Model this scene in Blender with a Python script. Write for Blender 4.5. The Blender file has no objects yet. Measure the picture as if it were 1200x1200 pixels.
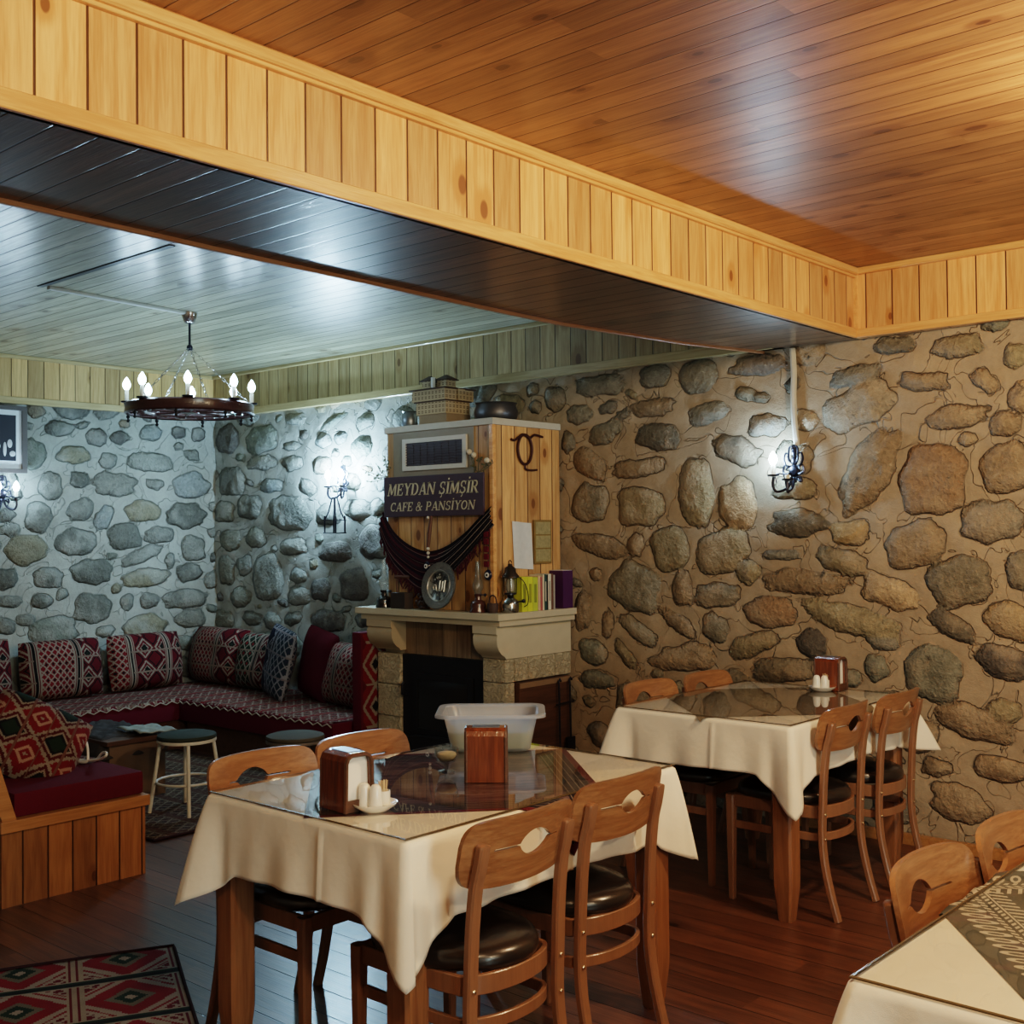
import bpy, bmesh, math, random
import numpy as np
from mathutils import Vector, Matrix
random.seed(7); rng = np.random.default_rng(11)
sc = bpy.context.scene; COL = sc.collection
PI = math.pi
# ------------------------------------------------------------------ node expressions
class S:
    def __init__(s, nt, v): s.nt, s.v = nt, v
    def _m(s, op, *a):
        n = s.nt.nodes.new('ShaderNodeMath'); n.operation = op
        for i, x in enumerate((s,) + a):
            if isinstance(x, S): s.nt.links.new(x.v, n.inputs[i])
            else: n.inputs[i].default_value = x
        return S(s.nt, n.outputs[0])
    def __add__(s, o): return s._m('ADD', o)
    __radd__ = __add__
    def __sub__(s, o): return s._m('SUBTRACT', o)
    def __rsub__(s, o): return (s * -1.0) + o
    def __mul__(s, o): return s._m('MULTIPLY', o)
    __rmul__ = __mul__
    def __truediv__(s, o): return s._m('DIVIDE', o)
    def floor(s): return s._m('FLOOR')
    def fract(s): return s._m('FRACT')
    def abs(s): return s._m('ABSOLUTE')
    def sqrt(s): return s._m('SQRT')
    def sin(s): return s._m('SINE')
    def lt(s, o): return s._m('LESS_THAN', o)
    def gt(s, o): return s._m('GREATER_THAN', o)
    def mn(s, o): return s._m('MINIMUM', o)
    def mx(s, o): return s._m('MAXIMUM', o)
    def clamp(s): return s._m('ADD', 0.0)._c()
    def _c(s): s.v.node.use_clamp = True; return s
class Mat:
    def __init__(s, name, rough=.6, spec=.5, metal=0, coat=0):
        s.m = bpy.data.materials.new(name); s.m.use_nodes = True
        s.nt = s.m.node_tree; s.b = s.nt.nodes['Principled BSDF']
        s.b.inputs['Roughness'].default_value = rough; s.b.inputs['Metallic'].default_value = metal
        s.b.inputs['Specular IOR Level'].default_value = spec; s.b.inputs['Coat Weight'].default_value = coat
        s.b.inputs['Coat Roughness'].default_value = .12
    def node(s, t, **k):
        n = s.nt.nodes.new(t)
        for a, b in k.items(): setattr(n, a, b)
        return n
    def link(s, a, b): s.nt.links.new(a.v if isinstance(a, S) else a, b)
    def put(s, sock, x):
        if isinstance(x, S): s.nt.links.new(x.v, sock)
        elif hasattr(x, 'is_output'): s.nt.links.new(x, sock)
        else: sock.default_value = x
    def coords(s, kind='Object'):
        if kind == 'attr': pass
        tc = s.node('ShaderNodeTexCoord'); sx = s.node('ShaderNodeSeparateXYZ')
        s.link(tc.outputs[kind], sx.inputs[0])
        return [S(s.nt, sx.outputs[i]) for i in range(3)]
    def vec(s, x, y, z=0.0):
        c = s.node('ShaderNodeCombineXYZ')
        for i, a in enumerate((x, y, z)): s.put(c.inputs[i], a)
        return c.outputs[0]
    def noise(s, v, scale=5., detail=3., rough=.55, dist=0.):
        n = s.node('ShaderNodeTexNoise'); s.link(v, n.inputs['Vector'])
        n.inputs['Scale'].default_value = scale; n.inputs['Detail'].default_value = detail
        n.inputs['Roughness'].default_value = rough; n.inputs['Distortion'].default_value = dist
        return S(s.nt, n.outputs['Fac'])
    def white(s, v):
        n = s.node('ShaderNodeTexWhiteNoise', noise_dimensions='3D'); s.link(v, n.inputs['Vector'])
        return S(s.nt, n.outputs['Value'])
    def ss(s, x, a, b):   # smoothstep a->b
        n = s.node('ShaderNodeMapRange', interpolation_type='SMOOTHSTEP')
        s.put(n.inputs['Value'], x); n.inputs['From Min'].default_value = a; n.inputs['From Max'].default_value = b
        return S(s.nt, n.outputs[0])
    def mix(s, f, a, b):
        n = s.node('ShaderNodeMix', data_type='RGBA')
        s.put(n.inputs['Factor'], f)
        for i, c in ((6, a), (7, b)):
            if isinstance(c, tuple): n.inputs[i].default_value = (*c[:3], 1)
            else: s.put(n.inputs[i], c)
        return n.outputs[2]
    def scale(s, c, f):  # colour * scalar
        n = s.node('ShaderNodeVectorMath', operation='SCALE'); s.put(n.inputs[0], c); s.put(n.inputs['Scale'], f); return n.outputs[0]
    def color(s, c): 
        if isinstance(c, tuple): s.b.inputs['Base Color'].default_value = (*c[:3], 1)
        else: s.put(s.b.inputs['Base Color'], c)
        return s
    def bump(s, h, dist=.01, strength=1.):
        n = s.node('ShaderNodeBump'); n.inputs['Distance'].default_value = dist; n.inputs['Strength'].default_value = strength
        s.put(n.inputs['Height'], h); s.link(n.outputs[0], s.b.inputs['Normal']); s.link(n.outputs[0], s.b.inputs['Coat Normal']); return s

def plain(name, c, rough=.6, spec=.5, metal=0, var=.12, nscale=30., bump=0., coat=0):
    M = Mat(name, rough, spec, metal, coat); x, y, z = M.coords(); v = M.vec(x, y, z)
    n = M.noise(v, nscale, 3.)
    M.color(M.mix(n, tuple(k*(1-var) for k in c), tuple(min(1, k*(1+var)) for k in c)))
    if bump: M.bump(n, bump)
    return M.m

def wood(name, ca, cb, along=1, across=0, width=.0, groove=.004, rough=.4, coat=0., knots=.25, joint=0., seed=0., grain=1., dark=.35, coatr=.12):
    """plank wood in object coordinates; along/across are axis numbers; ca light, cb dark"""
    M = Mat(name, rough, .4, 0, coat); M.b.inputs['Coat Roughness'].default_value = coatr
    c = M.coords(); a, w = c[along], c[across]; o = c[3-along-across]
    if width:
        u = w/width + (seed + .37); i = u.floor(); f = u.fract()
        r = M.white(M.vec(i, seed, 1.7))
        if joint:
            j = (a/joint + r*9.3).floor(); r = M.white(M.vec(i, j, seed+.5))
        edge = (f.mn(1.0-f))*width
    else:
        r = None
    ra = (a + r*13.0) if r else a
    base = M.vec(ra, w + (r*5.0 if r else 0.0), o)
    # knots
    vo = M.node('ShaderNodeTexVoronoi', voronoi_dimensions='2D'); vo.inputs['Scale'].default_value = 1.0
    M.link(M.vec(ra*3.2, (w + (r*5.0 if r else 0.0))*5.6), vo.inputs['Vector'])
    vo.inputs['Randomness'].default_value = 1.0
    d = S(M.nt, vo.outputs['Distance']); sp = M.node('ShaderNodeSeparateColor'); M.link(vo.outputs['Color'], sp.inputs[0])
    rare = S(M.nt, sp.outputs[0]).lt(knots); ksz = S(M.nt, sp.outputs[1])*.075 + .05
    kn = M.ss(d/ksz, 1.15, .75)*rare; halo = M.ss(d/ksz, 3.2, .8)*rare
    g1 = M.noise(M.vec(ra*2.2, (w + (r*5.0 if r else 0.0))*34.0, o*34.0), 1.0, 3., .6, .8)
    g2 = M.noise(M.vec(ra*9.0, (w + (r*5.0 if r else 0.0))*160.0, o*160.0), 1.0, 2., .6, .3)
    t = (g1*.75 + g2*.35)*grain + halo*.35
    col = M.mix(M.ss(t, .32, .78), ca, cb)
    if r: col = M.scale(col, r*.5 + .74)
    col = M.mix(kn*.85, col, (cb[0]*.34, cb[1]*.24, cb[2]*.2))
    h = g2*.15 + g1*.1
    if width:
        gm = M.ss(edge, groove, groove*.35)
        col = M.mix(gm, col, (cb[0]*dark*.5, cb[1]*dark*.4, cb[2]*dark*.35)); h = h - gm*2.0
    M.color(col); M.bump(h, .0035); return M.m

# ------------------------------------------------------------------ mesh helpers
class MB:
    def __init__(s): s.bm = bmesh.new(); s.uv = None
    def face(s, pts):
        vs = [s.bm.verts.new(p) for p in pts]; return s.bm.faces.new(vs)
    def box(s, x0, x1, y0, y1, z0, z1, bev=0., mat=None):
        r = bmesh.ops.create_cube(s.bm, size=1.0); vs = r['verts']
        for v in vs: v.co = Vector(((x0+x1)/2 + v.co.x*(x1-x0), (y0+y1)/2 + v.co.y*(y1-y0), (z0+z1)/2 + v.co.z*(z1-z0)))
        if bev:
            es = list({e for v in vs for e in v.link_edges})
            r = bmesh.ops.bevel(s.bm, geom=es, offset=bev, segments=2, profile=.7, affect='EDGES'); vs = list({v for f in r['faces'] for v in f.verts} | {v for v in vs if v.is_valid})
        if mat is not None:
            for v in vs: v.co = mat @ v.co
        return s
    def rings(s, rings, close=True, cap=True, loop=True):
        """rings: list of lists of points, bridged; close=ring closed"""
        R = [[s.bm.verts.new(p) for p in r] for r in rings]; n = len(R[0])
        for a, b in zip(R, R[1:]):
            for i in range(n if close else n-1):
                j = (i+1) % n
                try: s.bm.faces.new((a[i], a[j], b[j], b[i]))
                except ValueError: pass
        if cap and close:
            s.bm.faces.new(list(reversed(R[0]))); s.bm.faces.new(R[-1])
        return s
    def tube(s, pts, rad, n=8, cap=True, closed=False):
        pts = [Vector(p) for p in pts]; m = len(pts); rr = rad if isinstance(rad, (list, tuple)) else [rad]*m
        rings = []; prev = None
        for i, p in enumerate(pts):
            if closed: t = (pts[(i+1) % m] - pts[i-1])
            else: t = pts[min(i+1, m-1)] - pts[max(i-1, 0)]
            t.normalize()
            if prev is None:
                up = Vector((0, 0, 1)) if abs(t.z) < .9 else Vector((1, 0, 0)); a = t.cross(up).normalized()
            else: a = (prev - t*prev.dot(t)).normalized()
            prev = a; b = t.cross(a)
            rings.append([p + (a*math.cos(2*PI*k/n) + b*math.sin(2*PI*k/n))*rr[i] for k in range(n)])
        if closed: rings.append(rings[0]); cap = False
        s.rings(rings, cap=cap); return s
    def sweep(s, pts, hw, hh, up=(0, 0, 1), cap=True, scl=None):
        """rectangular section: hw half width sideways, hh half size along up"""
        pts = [Vector(p) for p in pts]; U = Vector(up); m = len(pts); rings = []
        for i, p in enumerate(pts):
            t = (pts[min(i+1, m-1)] - pts[max(i-1, 0)]).normalized(); a = t.cross(U).normalized(); u = a.cross(t).normalized()
            k = scl[i] if scl else 1.0; w, h = hw*k, hh*k; c = .3*min(w, h)
            rings.append([p+a*(w-c)+u*h, p+a*w+u*(h-c), p+a*w-u*(h-c), p+a*(w-c)-u*h, p-a*(w-c)-u*h, p-a*w-u*(h-c), p-a*w+u*(h-c), p-a*(w-c)+u*h])
        s.rings(rings, cap=cap); return s
    def lathe(s, prof, c=(0, 0, 0), n=24, sx=1., sy=1., mat=None):
        rings = []
        for r, z in prof:
            q = [Vector((c[0] + max(r, 1e-4)*math.cos(2*PI*k/n)*sx, c[1] + max(r, 1e-4)*math.sin(2*PI*k/n)*sy, c[2]+z)) for k in range(n)]
            if mat is not None: q = [mat @ (p-Vector(c)) + Vector(c) for p in q]
            rings.append(q)
        cl = tuple(prof[0]) == tuple(prof[-1]); s.rings(rings, cap=not cl); return s
    def prism(s, outline, d0, d1, axis='y', mat=None):
        """outline [(u,v)] extruded along axis from d0 to d1; y: (u,d,v)  x: (d,u,v)  z: (u,v,d)"""
        f = {'y': lambda u, v, d: Vector((u, d, v)), 'x': lambda u, v, d: Vector((d, u, v)), 'z': lambda u, v, d: Vector((u, v, d))}[axis]
        r = [[f(u, v, d) for u, v in outline] for d in (d0, d1)]
        if mat is not None: r = [[mat @ p for p in q] for q in r]
        s.rings(r); return s
    def ball(s, c, r, sx=1, sy=1, sz=1, n=12):
        s.lathe([(r*math.sin(PI*k/n), -r*sz*math.cos(PI*k/n)) for k in range(n+1)], c, n+2, sx, sy); return s
    def build(s, name, m, parent=None, smooth=30, loc=None, rot=None, rz=0):
        bmesh.ops.remove_doubles(s.bm, verts=s.bm.verts, dist=1e-5)
        bmesh.ops.recalc_face_normals(s.bm, faces=s.bm.faces)
        me = bpy.data.meshes.new(name); s.bm.to_mesh(me); s.bm.free()
        return finish(name, me, m, parent, smooth, loc, rot, rz)
def finish(name, me, m, parent=None, smooth=30, loc=None, rot=None, rz=0):
    o = bpy.data.objects.new(name, me); COL.objects.link(o)
    if m: me.materials.append(m)
    if smooth:
        me.polygons.foreach_set('use_smooth', [True]*len(me.polygons))
        if smooth < 180: me.set_sharp_from_angle(angle=math.radians(smooth))
    if parent: o.parent = parent
    if loc: o.location = loc
    if rot: o.rotation_euler = rot
    if rz: o.rotation_euler.z = rz
    return o
def grid(name, P, m, parent=None, UV=None, smooth=180, close_u=False):
    """P: array [nu][nv] of points -> grid mesh with uv"""
    nu, nv = len(P), len(P[0]); me = bpy.data.meshes.new(name)
    V = [tuple(p) for r in P for p in r]; F = []
    for i in range(nu if close_u else nu-1):
        for j in range(nv-1):
            a = i*nv+j; b = ((i+1) % nu)*nv+j; F.append((a, b, b+1, a+1))
    me.from_pydata(V, [], F)
    if UV is not None:
        L = me.uv_layers.new(name='UV'); fl = [u for r in UV for u in r]
        for lo in me.loops: L.data[lo.index].uv = fl[lo.vertex_index]
    me.update(); return finish(name, me, m, parent, smooth)
def tag(o, label, cat, group=None, kind=None):
    o['label'] = label; o['category'] = cat
    if group: o['group'] = group
    if kind: o['kind'] = kind
    return o
def thing(name, label, cat, loc=(0, 0, 0), rz=0, group=None):
    o = bpy.data.objects.new(name, None); COL.objects.link(o); o.location = loc; o.rotation_euler.z = rz
    o.empty_display_size = .05
    return tag(o, label, cat, group)
def struct(o, label=None): o['kind'] = 'structure'; o['label'] = label or o.name.replace('_', ' '); return o
def copy_tree(root, loc, rz, label, group=None):
    r = root.copy(); COL.objects.link(r); r.location = loc; r.rotation_euler.z = rz; r['label'] = label
    if group: r['group'] = group
    for ch in list(root.children):
        c = ch.copy(); COL.objects.link(c); c.parent = r; c.matrix_parent_inverse = ch.matrix_parent_inverse.copy()
        for g in ch.children:
            d = g.copy(); COL.objects.link(d); d.parent = c
    return r
def mod(o, t, **k):
    m = o.modifiers.new(t.lower(), t)
    for a, b in k.items(): setattr(m, a, b)
    return o
def catmull(pts, n=8):
    P = [Vector(p) for p in pts]; P = [P[0]*2-P[1]] + P + [P[-1]*2-P[-2]]; out = []
    for i in range(1, len(P)-2):
        for k in range(n):
            t = k/n; a, b, c, d = P[i-1:i+3]
            out.append(.5*((2*b)+(c-a)*t+(2*a-5*b+4*c-d)*t*t+(3*b-a-3*c+d)*t*t*t))
    out.append(P[-2]); return out
# ------------------------------------------------------------------ materials
PINE_A, PINE_B = (.80, .44, .19), (.56, .24, .08)
M_pine_y = wood('pine cladding, boards side by side along y', PINE_A, PINE_B, along=2, across=1, width=.127, rough=.38, coat=.25, knots=.38, seed=1)
M_pine_x = wood('pine cladding, boards side by side along x', PINE_A, PINE_B, along=2, across=0, width=.133, rough=.38, coat=.25, knots=.38, seed=2)
M_pine_back_x = wood('seating room pine cladding tinted for cool light', (.50, .40, .22), (.30, .20, .09), along=2, across=0, width=.118, rough=.4, coat=.2, knots=.3, seed=3)  # same pine as the dining room, greyed in colour for the cool light
M_pine_back_y = wood('left wall pine cladding tinted for cool light', (.66, .45, .20), (.42, .25, .09), along=2, across=1, width=.118, rough=.4, coat=.2, knots=.3, seed=4)  # same pine again, the cool light toned into its colour
M_trim_y = wood('pine trim along y', (.80, .44, .18), (.60, .27, .09), along=1, across=2, rough=.35, coat=.3, knots=.02)
M_trim_x = wood('pine trim along x', (.80, .44, .18), (.60, .27, .09), along=0, across=2, rough=.35, coat=.3, knots=.02)
M_trim_back = wood('cool light tinted pine trim', (.50, .40, .22), (.36, .26, .12), along=0, across=2, rough=.35, coat=.3, knots=.02)  # both seating room trims carry the cool light in their colour
M_trim_back_y = wood('cool light tinted pine trim along y', (.55, .42, .22), (.40, .28, .12), along=1, across=2, rough=.35, coat=.3, knots=.02)
M_ceil = wood('orange varnished ceiling boards', (.40, .185, .08), (.21, .083, .034), along=0, across=1, width=.098, groove=.003, rough=.42, coat=.4, knots=.5, joint=1.7, seed=5, dark=.6, coatr=.3)
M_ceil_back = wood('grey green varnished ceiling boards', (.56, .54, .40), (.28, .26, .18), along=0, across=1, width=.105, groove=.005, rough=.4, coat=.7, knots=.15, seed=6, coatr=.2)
M_soffit = wood('dark brown beam underside boards', (.17, .10, .06), (.09, .05, .03), along=0, across=1, width=.11, groove=.004, rough=.4, coat=.4, knots=.1, seed=7, coatr=.15)  # the unlit underside's shade is put into the board colour
M_redtrim = wood('reddish bead trim', (.42, .2, .10), (.3, .12, .05), along=1, across=2, rough=.4, knots=0)
M_floor = wood('red brown varnished floor boards', (.13, .050, .025), (.055, .021, .012), along=0, across=1, width=.125, groove=.0025, rough=.38, coat=.26, knots=.08, joint=2.3, seed=8, dark=.3, coatr=.2)
M_chair = wood('brown beech chair frame', (.235, .115, .062), (.155, .068, .036), along=2, across=0, rough=.38, coat=.35, knots=0, grain=.8)
M_chairback = wood('veneered chair back panel', (.33, .165, .078), (.20, .085, .036), along=1, across=2, rough=.33, coat=.5, knots=0, grain=1.1)
M_tableleg = wood('table leg wood', (.28, .125, .055), (.18, .07, .03), along=2, across=0, rough=.4, coat=.3, knots=0)
M_bench = wood('pine bench cladding', (.36, .165, .06), (.22, .085, .028), along=2, across=1, width=.108, rough=.4, coat=.25, knots=.25, seed=9)
M_bench_rail = wood('pine bench rail', (.42, .2, .075), (.28, .12, .04), along=1, across=2, rough=.4, coat=.25, knots=.05)
M_darkwood = wood('dark brown wood', (.10, .045, .025), (.05, .022, .012), along=1, across=2, rough=.5, knots=0)
M_chim_x = wood('chimney pine boards', (.68, .42, .19), (.44, .22, .08), along=2, across=0, width=.112, rough=.45, coat=.1, knots=.4, seed=11)
M_chim_y = wood('chimney side pine boards', (.68, .40, .17), (.44, .21, .075), along=2, across=1, width=.112, rough=.45, coat=.1, knots=.5, seed=12)
M_holder = wood('red brown napkin holder veneer', (.22, .062, .022), (.11, .028, .012), along=2, across=0, rough=.22, coat=.8, knots=0, grain=1.1)
M_plaster = plain('cream plaster', (.62, .56, .46), .8, .2, bump=.002)
M_black = plain('black iron', (.018, .018, .022), .38, .5, .6, .3, 60, .001)
M_iron = plain('wrought iron', (.035, .035, .05), .3, .5, .85, .3, 90, .001)
M_redring = plain('dark red brown painted wheel rim', (.06, .022, .022), .3, .5, 0, .3, 60, .001, .4)
M_vinyl = plain('black vinyl', (.012, .009, .008), .28, .5, 0, .3, 40, .0006, .25)
M_steel = plain('polished steel', (.6, .6, .62), .2, .5, 1.0, .1)
M_brass = plain('brass stud', (.75, .6, .42), .25, .5, 1.0, .1)
M_white = plain('white glazed ceramic', (.82, .80, .75), .18, .5, 0, .02, coat=.4)
M_whitepaint = plain('white painted metal', (.62, .64, .6), .35, .5)
M_paper = plain('white paper', (.80, .79, .76), .7, .2, 0, .03)
M_cloth = None
def cloth_mat():
    M = Mat('ivory cotton tablecloth', .85, .15); x, y, z = M.coords()
    n = M.noise(M.vec(x, y, z), 6., 4.); w = M.noise(M.vec(x*700., y*700., z*700.), 1., 1.)
    M.color(M.mix(n, (.84, .77, .66), (.90, .85, .76))); M.bump(n*1.0 + w*.06, .006)
    M.b.inputs['Sheen Weight'].default_value = .15
    return M.m
M_cloth = cloth_mat()
M_red = plain('dark red upholstery', (.085, .006, .015), .85, .1, 0, .2, 200, .001)
M_stoolseat = plain('dark green stool seat', (.032, .042, .034), .85, .15)
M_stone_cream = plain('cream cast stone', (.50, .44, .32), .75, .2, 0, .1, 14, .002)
M_stone_front = plain('tan cast stone in shade', (.40, .32, .21), .75, .2, 0, .15, 10, .002)  # darker copy of the cream stone, shade set in the colour
def carved():
    M = Mat('carved stone block', .8, .15); x, y, z = M.coords(); v = M.vec(x, y, z)
    n = M.noise(v, 38., 3., .6, 1.5); M.color(M.mix(n, (.40, .34, .23), (.56, .49, .35))); M.bump(M.ss(n, .35, .6), .008); return M.m
M_carved = carved()
M_frieze_slab = wood('brown veined mantel frieze slabs', (.28, .19, .11), (.17, .11, .06), along=2, across=0, width=.115, rough=.6, knots=0, groove=.002, seed=5)

def glass(name, tint=(1, 1, 1), rough=.02, refl=1.0, body=0., bodycol=(.8, .8, .8)):
    m = bpy.data.materials.new(name); m.use_nodes = True; nt = m.node_tree; nt.nodes.clear()
    o = nt.nodes.new('ShaderNodeOutputMaterial'); t = nt.nodes.new('ShaderNodeBsdfTransparent'); t.inputs[0].default_value = (*tint, 1)
    g = nt.nodes.new('ShaderNodeBsdfGlossy'); g.inputs['Roughness'].default_value = rough
    lw = nt.nodes.new('ShaderNodeLayerWeight'); lw.inputs[0].default_value = .5; pw = nt.nodes.new('ShaderNodeMath'); pw.operation = 'POWER'; pw.inputs[1].default_value = 5.0
    f = nt.nodes.new('ShaderNodeMath'); f.operation = 'MULTIPLY_ADD'; f.inputs[1].default_value = .95; f.inputs[2].default_value = .045; nt.links.new(lw.outputs['Facing'], pw.inputs[0]); nt.links.new(pw.outputs[0], f.inputs[0])
    k = nt.nodes.new('ShaderNodeMath'); k.operation = 'MULTIPLY'; k.inputs[1].default_value = refl; k.use_clamp = True
    mx = nt.nodes.new('ShaderNodeMixShader'); nt.links.new(f.outputs[0], k.inputs[0]); nt.links.new(k.outputs[0], mx.inputs[0])
    src = t
    if body:
        d = nt.nodes.new('ShaderNodeBsdfDiffuse'); d.inputs[0].default_value = (*bodycol, 1)
        tl = nt.nodes.new('ShaderNodeBsdfTranslucent'); tl.inputs[0].default_value = (*bodycol, 1)
        a = nt.nodes.new('ShaderNodeMixShader'); a.inputs[0].default_value = .5; nt.links.new(d.outputs[0], a.inputs[1]); nt.links.new(tl.outputs[0], a.inputs[2])
        b = nt.nodes.new('ShaderNodeMixShader'); b.inputs[0].default_value = body; nt.links.new(t.outputs[0], b.inputs[1]); nt.links.new(a.outputs[0], b.inputs[2]); src = b
    nt.links.new(src.outputs[0], mx.inputs[1]); nt.links.new(g.outputs[0], mx.inputs[2]); nt.links.new(mx.outputs[0], o.inputs[0])
    return m
M_glasstop = glass('clear table glass', (.97, .96, .93), .015, 1.3)
M_glass = glass('clear glass', (.9, .93, .93), .02, 1.5)
M_lampglass = glass('lamp chimney glass', (.75, .75, .72), .04, 2.0, .15, (.7, .68, .6))
M_plastic = glass('translucent frosted plastic', (.9, .92, .95), .3, .6, .34, (.80, .85, .92))
M_liquid = glass('pale yellow liquid', (.85, .85, .6), .05, 1.0, .92, (.74, .66, .26))
M_glassedge = plain('dark glass edge', (.10, .07, .035), .2, .5)
def emit(name, c, s):
    m = bpy.data.materials.new(name); m.use_nodes = True; b = m.node_tree.nodes['Principled BSDF']
    b.inputs['Base Color'].default_value = (.9, .9, .9, 1); b.inputs['Emission Color'].default_value = (*c, 1); b.inputs['Emission Strength'].default_value = s; return m
M_bulb = emit('lit chandelier bulb', (.50, .78, 1.0), 62)
M_bulb_r = emit('lit right sconce bulb', (.50, .78, 1.0), 340)
M_bulb_l = emit('lit glaring sconce bulb', (.46, .76, 1.0), 1700)
M_bulb_w = emit('lit left wall sconce bulb', (.50, .78, 1.0), 150)

# ---- kilim weave: all surfaces carry UVs in metres
def kilim(name, style=0, q=.006, pal=None, dark=1.0, seed=0.0):
    M = Mat(name, .92, .1); tc = M.node('ShaderNodeTexCoord'); sx = M.node('ShaderNodeSeparateXYZ'); M.link(tc.outputs['UV'], sx.inputs[0])
    U = S(M.nt, sx.outputs[0]); V = S(M.nt, sx.outputs[1])
    u = (U/q).floor()*q; v = (V/q).floor()*q
    red, red2, cream, blk, grn, gold = pal or ((.22, .016, .022), (.13, .012, .018), (.34, .285, .23), (.012, .010, .012), (.018, .035, .022), (.28, .14, .06))
    def band(u, v, p): # saw distance in a lattice of period p
        return (u/p).fract() - .5
    def diam(u, v, pu, pv, ou=0., ov=0.):
        return ((u/pu+ou).fract()-.5).abs() + ((v/pv+ov).fract()-.5).abs()
    if style == 0:     # cushions: wide bands, lattice / large medallions / stripes
        P = .30; b = (u/P + seed).floor(); f = (u/P + seed).fract(); r = M.white(M.vec(b, seed+3., .5))
        d1 = diam(u, v, .046, .056)                       # fine lattice
        c1 = M.mix((d1-.5).abs().lt(.12), red, cream); c1 = M.mix(d1.lt(.22), c1, blk)
        d2 = diam(u, v, .15, .17, seed*.37)
        c2 = M.mix((d2-.42).abs().lt(.05), red2, cream); c2 = M.mix(d2.lt(.24), c2, cream); c2 = M.mix(d2.lt(.19), c2, blk); c2 = M.mix(d2.lt(.07), c2, grn)
        c2 = M.mix((d2-.62).abs().lt(.04), c2, blk)
        d3 = diam(u, v, .075, .075, .5)
        c3 = M.mix((d3-.5).abs().lt(.09), grn, cream); c3 = M.mix(d3.lt(.2), c3, red)
        c = M.mix(r.gt(.36), c1, c2); c = M.mix(r.gt(.8), c, c3)
        e = f.mn(1.0-f)*P
        c = M.mix(e.lt(.034), c, red2); c = M.mix((e-.027).abs().lt(.005), c, cream); c = M.mix((e-.012).abs().lt(.004), c, cream); c = M.mix(e.lt(.008), c, blk)
        hv = (v/.155+.1).fract(); c = M.mix((hv-.5).abs().lt(.045)*r.gt(.3), c, (cream[0]*.8, cream[1]*.7, cream[2]*.68))
        dm = ((u/.3).fract()-.5).abs() + (v/.26 - 1.).abs(); 
    elif style == 1:   # rug: long bands with diamonds, hooked borders
        P = .36; f = (v/P+.35).fract(); b = (v/P+.35).floor(); e = f.mn(1.0-f)*P; r = M.white(M.vec(b, 2.2, .5))
        d = diam(u, v, .34, .36, 0., .35); c = M.mix((d-.5).abs().lt(.05), red, cream); c = M.mix((d-.62).abs().lt(.03), c, cream); c = M.mix(d.gt(.66), c, red2)
        c = M.mix(d.lt(.24), c, (.16, .14, .10)); c = M.mix(d.lt(.16), c, grn); c = M.mix(d.lt(.06), c, cream)
        d4 = diam(u, v, .06, .05); c = M.mix((d4-.5).abs().lt(.14)*d.gt(.66), c, cream)
        s = ((u/.34).fract()-.5).abs()*.34
        s2 = (((u/.34)+.5).fract()-.5).abs()*.34
        c = M.mix(s2.lt(.028), c, (.33, .27, .2)); c = M.mix(((s2-.012).abs().lt(.004)), c, red2)
        c = M.mix(e.lt(.02), c, grn); c = M.mix((e-.024).abs().lt(.005), c, cream); c = M.mix(e.lt(.007), c, blk)
    elif style == 2:   # bench covers: small busy weave
        d = diam(u, v, .09, .07); c = M.mix((d-.5).abs().lt(.10), red2, cream); c = M.mix(d.lt(.2), c, blk)
        e = (u/.22).fract(); c = M.mix((e-.5).abs().lt(.12), c, red); c = M.mix((e-.36).abs().lt(.02), c, cream)
        w = M.noise(M.vec(u, v, 3.), 45., 2.); c = M.mix(M.ss(w, .5, .62), c, (cream[0]*.6, cream[1]*.5, cream[2]*.45))
    elif style == 3:   # panel with a single column of big diamonds
        d = (u/.20-.5).abs() + ((v/.26).fract()-.5).abs()
        c = M.mix((d-.5).abs().lt(.06), red, cream); c = M.mix((d-.2).abs().lt(.05), c, cream); c = M.mix(d.lt(.15), c, blk)
        c = M.mix(((v/.26).fract()).lt(.06), c, cream); c = M.mix(d.gt(.85), c, red2)
    elif style == 4:   # hooked medallions (front cushion)
        d = diam(u, v, .21, .19, .12, .1); saw = ((v/.018).fract()-.5).abs()*.08
        c = M.mix((d+saw).gt(.5), red, (.10, .012, .015)); c = M.mix(((d+saw)-.52).abs().lt(.05), c, cream)
        d2 = diam(u, v, .21, .19, .62, .6); c = M.mix(d2.lt(.36), c, cream); c = M.mix(d2.lt(.30), c, blk); c = M.mix(d2.lt(.22), c, grn)
        c = M.mix(d.lt(.24), c, (.5, .3, .22)); c = M.mix(d.lt(.15), c, red); c = M.mix(d.lt(.05), c, cream)
        s = ((u/.105+.3).fract()-.5).abs(); c = M.mix(s.lt(.05), c, (.2, .09, .07))
    n = M.noise(M.vec(U, V, 1.), 260., 2.); n2 = M.noise(M.vec(U, V, 5.), 9., 2.)
    c = M.scale(c, (n*.7 + .55)*(n2*.6+.7)*dark*.68)
    M.color(c); M.bump(n, .002); return M.m
K_cush = [kilim('kilim cushion weave %d' % i, 0, seed=i*1.37) for i in range(4)]
K_blue = kilim('dark blue kilim weave', 0, pal=((.035, .04, .075), (.02, .025, .05), (.34, .33, .36), (.01, .01, .02), (.03, .05, .07), (.2, .12, .06)), seed=2.6)
K_rug = kilim('foreground rug weave', 1, q=.008, dark=1.35)
K_cover = kilim('bench cover weave', 2)
K_panel = kilim('arm panel weave', 3)
K_front = kilim('hooked medallion weave', 4, dark=.95)
K_rug2 = kilim('faded seating rug weave', 2, pal=((.10, .04, .03), (.07, .03, .025), (.24, .20, .15), (.02, .02, .018), (.03, .05, .035), (.2, .12, .06)))
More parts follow.
